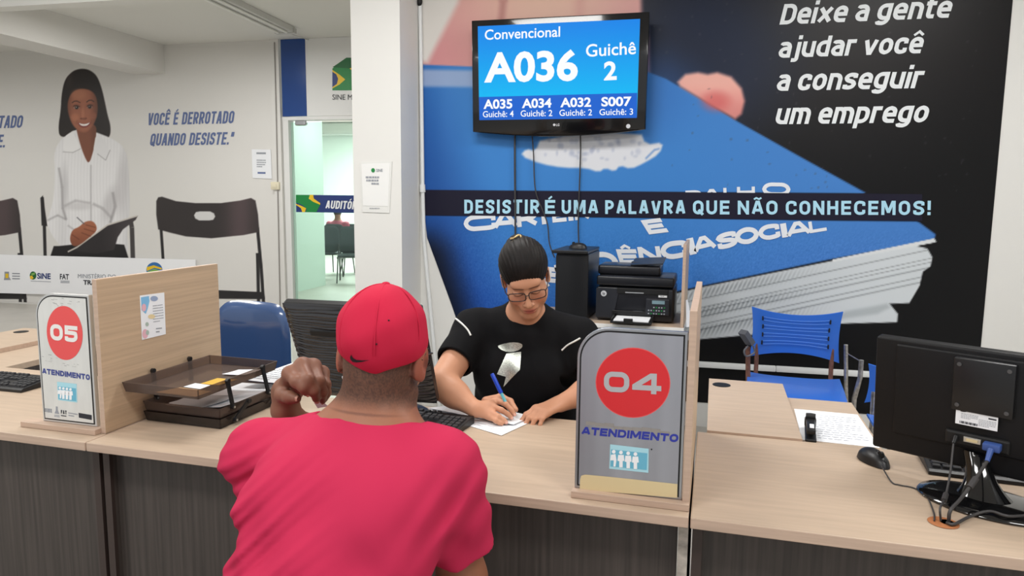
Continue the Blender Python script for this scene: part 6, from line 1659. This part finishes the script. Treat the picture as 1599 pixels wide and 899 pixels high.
# blue office chair behind the letter tray
OC = at(352, 520, 3.15)
oc = thing('office_chair', 'glossy blue office chair behind the letter tray', 'chair', TR((OC[0], OC[1], 0), radians(170)))
def padded(w_, h_, d_, cx_, cy_, cz_, up=True, curve=.03):
    b = MB()
    def f(side):
        def g(u, v):
            a = (u-.5)*2; c = (v-.5)*2; e = max(0, 1-max(abs(a), abs(c))**8)
            rx = 1-.10*max(0, c)**3; r = (abs(a)**6+abs(c)**6)**(1/6); m_ = max(abs(a), abs(c)); k = (m_/r) if r > 1e-6 else 1
            x = a*k*w_/2*rx; z = c*k*h_/2; y = side*d_/2*(max(0, 1-m_**5))**.5 + curve*(a*k)**2
            return (cx_+x, cy_+y, cz_+z) if up else (cx_+x, cy_+z, cz_-y)
        return g
    b.grid(f(1), 24, 24); b.grid(f(-1), 24, 24); bmesh.ops.remove_doubles(b.bm, verts=b.bm.verts, dist=1e-4); bmesh.ops.recalc_face_normals(b.bm, faces=b.bm.faces); return b
zt_oc = float(at(385, 479, 3.15)[2])
def office_chair(t, m, zt, wd=.44, hh=.46):
    padded(wd, hh, .07, 0, -.20, zt-hh/2, curve=.04).build('backrest', m, t, smooth=60)
    padded(.48, .46, .08, 0, .05, .47, up=False, curve=.0).build('seat', m, t, smooth=60)
    b = MB(); b.tube([(0, -.24, zt-.28), (0, -.27, .52), (0, -.2, .42), (0, 0, .41)], .018, 8); b.build('back_bar', m_black, t)
    b = MB(); b.cyl((0, 0, .10), (0, 0, .43), .028); b.build('column', m_black, t)
    b = MB()
    for k in range(5):
        a = 2*pi*k/5; b.bar((0, 0, .11), (.28*cos(a), .28*sin(a), .07), .04, .03)
    b.build('base', m_black, t)
    for k in range(5):
        a = 2*pi*k/5; b = MB(); b.cyl((.28*cos(a)-.014*sin(a), .28*sin(a)+.014*cos(a), .026), (.28*cos(a)+.014*sin(a), .28*sin(a)-.014*cos(a), .026), .026); b.build('castor', m_dark, t)
office_chair(oc, m_navy_v, zt_oc)
oc2 = thing('office_chair', 'black office chair under the woman in black', 'chair', TR((-.505, 2.56, 0), radians(180)))
office_chair(oc2, mat('black vinyl', (26, 26, 28), .4), .80, .40, .30)
oc2.location.z = -.045

# blue visitor chair with a bowed slotted back, near the mural
CY = 4.16
def shell_back(t, zb, zt, w_, m, y0=0., slots=True):
    def f(u, v):
        a = (u-.5)*2; z = zb+(zt-zb)*v
        top = -.028*(1-a*a)*v*1.0; bot = .045*(1-a*a)*(1-v); x = a*w_/2*(1+.05*(1-abs(2*v-1)**2)*-1+.02)
        return (x, y0+.035*a*a-.03*(v-.5)+.0, z+top+bot)
    b = MB(); b.grid(f, 28, 14, thick=.008); o = b.build('backrest', m, t, smooth=50)
    if slots:
        for k in range(4):
            v0 = .24+.18*k
            for dv in (0, .075):
                b = MB(); b.tube([np.array(f(u, v0+dv))+np.array([0, -.005, 0]) for u in np.linspace(.13, .87, 16)], .0016, 6); b.build('slot_rib', m_rib, o)
            for u in (.12, .88):
                p = np.array(f(u, v0+.04)); b = MB(); b.box((p[0], p[1]-.005, p[2]), (.008, .006, .024), bev=.002); b.build('slot_hole', m_dark, o)
    return o
m_rib = mat('blue plastic rib', (92, 142, 222), .3)
pL, pR = ony(1180, 480, CY), ony(1310, 490, CY); pc = (pL+pR)/2; wch = float(pR[0]-pL[0])+.03
CM = TR((pc[0], CY, 0), radians(-6))
vc_ = thing('visitor_chair', 'blue plastic chair with slotted back in front of the mural', 'chair', CM)
zt_c, zb_c = float(ony(1245, 487, CY)[2])+.012, float(ony(1245, 562, CY)[2])-.01
shell_back(vc_, zb_c, zt_c, wch, m_bluech)
zs = .45
b = MB(); b.grid(lambda u, v: ((u-.5)*.48, -.42+.44*v, zs+.012*abs(2*u-1)**3-.02*(1-v)**4*1.0+.01*v), 20, 20, thick=-.01); b.build('seat', m_bluech, vc_, smooth=50)
for sx in (-1, 1):
    b = MB(); b.tube(spline([(sx*(wch/2-.035), .045, zb_c+.08), (sx*(wch/2-.035), .04, zs+.02), (sx*(wch/2-.035), -.02, zs-.03)]), .012, 8); b.build('back_post', m_rust, vc_)
    b = MB(); b.tube([(sx*.22, -.38, zs-.03), (sx*.24, -.42, .01)], .011, 8); b.build('leg', m_chrome, vc_)
    b = MB(); b.tube([(sx*.22, .0, zs-.03), (sx*.24, .08, .01)], .011, 8); b.build('leg', m_chrome, vc_)
q = lambda px, py, y: np.array(CM.inverted() @ Vector(ony(px, py, y)))
b = MB(); b.tube([q(1321, 538, CY-.02), q(1321, 600, CY-.02), q(1322, 640, CY-.02)], .011, 8); b.tube([q(1322, 551, CY-.02), q(1342, 563, CY-.2)], .003, 6); b.build('arm_post', m_chrome, vc_)
b = MB(); b.tube([q(1345, 562, CY-.24), q(1343, 590, CY-.24), q(1334, 622, CY-.22), q(1332, 650, CY-.22)], .012, 8); b.build('arm_post', m_chrome, vc_)
b = MB(); b.tube([q(1168, 541, CY-.06), q(1168, 600, CY-.06), q(1169, 660, CY-.06)], .013, 8); b.build('arm_post', m_rust, vc_)
b = MB(); b.bar(q(1160, 518, CY-.1), q(1172, 536, CY-.06), .05, .03); b.tube(spline([q(1168, 540, CY-.08), q(1162, 548, CY-.1), q(1166, 556, CY-.1), q(1178, 550, CY-.08), q(1176, 540, CY-.08)]), .005, 6); b.build('arm_clamp', mat('grey clamp', (84, 86, 92), .5), vc_)
for a_, c_ in (((-.23, -.4, .2), (-.23, .05, .2)), ((.23, -.4, .2), (.23, .05, .2)), ((-.22, .0, zs-.03), (.22, .0, zs-.03)), ((-.22, -.36, zs-.03), (.22, -.36, zs-.03))):
    b = MB(); b.cyl(a_, c_, .009); b.build('stretcher', m_chrome, vc_)
# second blue chair, mostly behind the right monitor
C2 = ony(1356, 600, 3.55); C2M = TR((C2[0]+.235, 3.55, 0), radians(-4))
v2 = thing('visitor_chair', 'second blue plastic chair mostly hidden behind the right monitor', 'chair', C2M)
shell_back(v2, .50, float(ony(1362, 579, 3.55)[2])+.024, .46, m_bluech, slots=False)
b = MB(); b.grid(lambda u, v: ((u-.5)*.46, -.42+.42*v, .44+.012*abs(2*u-1)**3), 12, 12, thick=-.01); b.build('seat', m_bluech, v2, smooth=50)
for sx in (-1, 1):
    for y_ in (-.38, .02):
        b = MB(); b.tube([(sx*.2, y_, .43), (sx*.22, y_, .01)], .011, 8); b.build('leg', m_chrome, v2)
    b = MB(); b.tube([(sx*.2, .04, .56), (sx*.2, .03, .43)], .011, 8); b.build('back_post', m_chrome, v2)
# public-side chairs
def hall_chair(label, M, zt):
    t = thing('waiting_chair', label, 'chair', M)
    b = MB(); b.grid(lambda u, v: ((u-.5)*.44, -.20+.04*(2*u-1)**2-.03*(v-.5), zt-.26+.26*v-.012*(2*u-1)**4*(2*v-1)), 16, 10, thick=.014); b.build('backrest', m_black, t, smooth=50)
    b = MB(); b.box((0, .02, .432), (.44, .42, .02), bev=.008); b.build('seat', m_black, t, smooth=40)
    for sx in (-1, 1):
        for y_ in (-.16, .2):
            b = MB(); b.tube([(sx*.2, y_, .425), (sx*.21, y_*1.1, .0)], .011, 8); b.build('leg', m_chrome, t)
        b = MB(); b.tube([(sx*.19, -.16, .42), (sx*.19, -.185, zt-.1)], .011, 8); b.build('back_post', m_chrome, t)
    return t
hall_chair('black waiting chair under the man in red', TR((-.60, 1.0, 0)), .74)
hp_ = at(4, 742, 1.45)
hall_chair('black waiting chair just entering the frame at bottom left', TR((hp_[0]-.232, hp_[1]-.215, 0), radians(90)), float(hp_[2])+.006)

# ------------------------------------------------------------------ auditorium seen through the glass
m_grch = mat('grey green upholstery', (50, 60, 62), .7); m_tub = mat('dark steel tube', (72, 74, 74), .4, .5)
def stack_chair(label, M, group=None):
    t = thing('upholstered_chair', label, 'chair', M, group)
    padded(.42, .46, .06, 0, .20, .70, curve=-.02).build('backrest', m_grch, t, smooth=60)
    padded(.44, .42, .07, 0, .0, .45, up=False, curve=0).build('seat', m_grch, t, smooth=60)
    for sx in (-1, 1):
        b = MB(); b.tube(spline([(sx*.2, .21, .62), (sx*.2, .19, .44), (sx*.21, -.16, .42)], 6), .012, 6); b.build('frame_tube', m_tub, t)
        b = MB(); b.tube([(sx*.2, .15, .43), (sx*.22, .26, .0)], .012, 6); b.build('leg', m_tub, t)
        b = MB(); b.tube([(sx*.2, -.14, .43), (sx*.22, -.2, .0)], .012, 6); b.build('leg', m_tub, t)
    return t
def fl(px, py): p = onz(px, py, 0); return (p[0], p[1], 0)
a1 = fl(514, 434); c1 = stack_chair('grey upholstered chair nearest the column beyond the glass door', TR(a1, radians(-160)))
for lb, (px, py), rz in (('grey upholstered chair beyond the glass, nearest the pillar edge', (549, 440), 20), ('grey upholstered chair partly behind the pillar beyond the glass', (560, 426), 160)):
    copy_thing(c1, TR(fl(px, py), radians(rz)), lb)
# visitor in pink seated with back to the door
sp_ = np.array(fl(529, 427)); v = Vol(sp_+[-.4, -.4, .35], sp_+[.4, .4, 1.45], .012)
v.el(sp_+[0, 0, .72], (.19, .13, .30), .05)
for sx in (-1, 1): v.rc(sp_+[sx*.17, 0, .92], sp_+[sx*.24, .05, .66], .06, .05, .05)
v.rc(sp_+[0, 0, .95], sp_+[0, 0, 1.08], .055, .05, .03); v.el(sp_+[0, 0, 1.17], (.075, .095, .11), .02)
me, V = v.mesh('person', 1); zz_ = V[:, 2]-sp_[2]
C = np.where((zz_ < .99)[:, None], np.array([176, 84, 104.])[None], np.where(((zz_ > 1.10) & (V[:, 1]-sp_[1] < .05))[:, None], np.array([40, 34, 32.])[None], np.array([150, 104, 84.])[None])); set_col(me, lin(C))
vis = thing('person', 'person in a pink top seated beyond the glass door', 'person', TR(sp_)); put_world(me, 'body', vmat('visitor', .7), vis)
stl = copy_thing(c1, TR((sp_[0], sp_[1]+.02, 0), radians(180)), 'grey upholstered chair under the person in pink beyond the glass')
acp = ony(530, 202, 16.55)
ac = thing('air_conditioner', 'white air conditioner high on the auditorium wall beyond the glass', 'air conditioner', TR(acp))
b = MB(); b.box((0, -.09, 0), (1.1, .2, .30), bev=.05, seg=4); b.build('housing', m_white, ac, smooth=50)
b = MB(); b.box((0, -.17, -.13), (.95, .06, .03), bev=.006); b.build('louvre', m_trunk, ac)
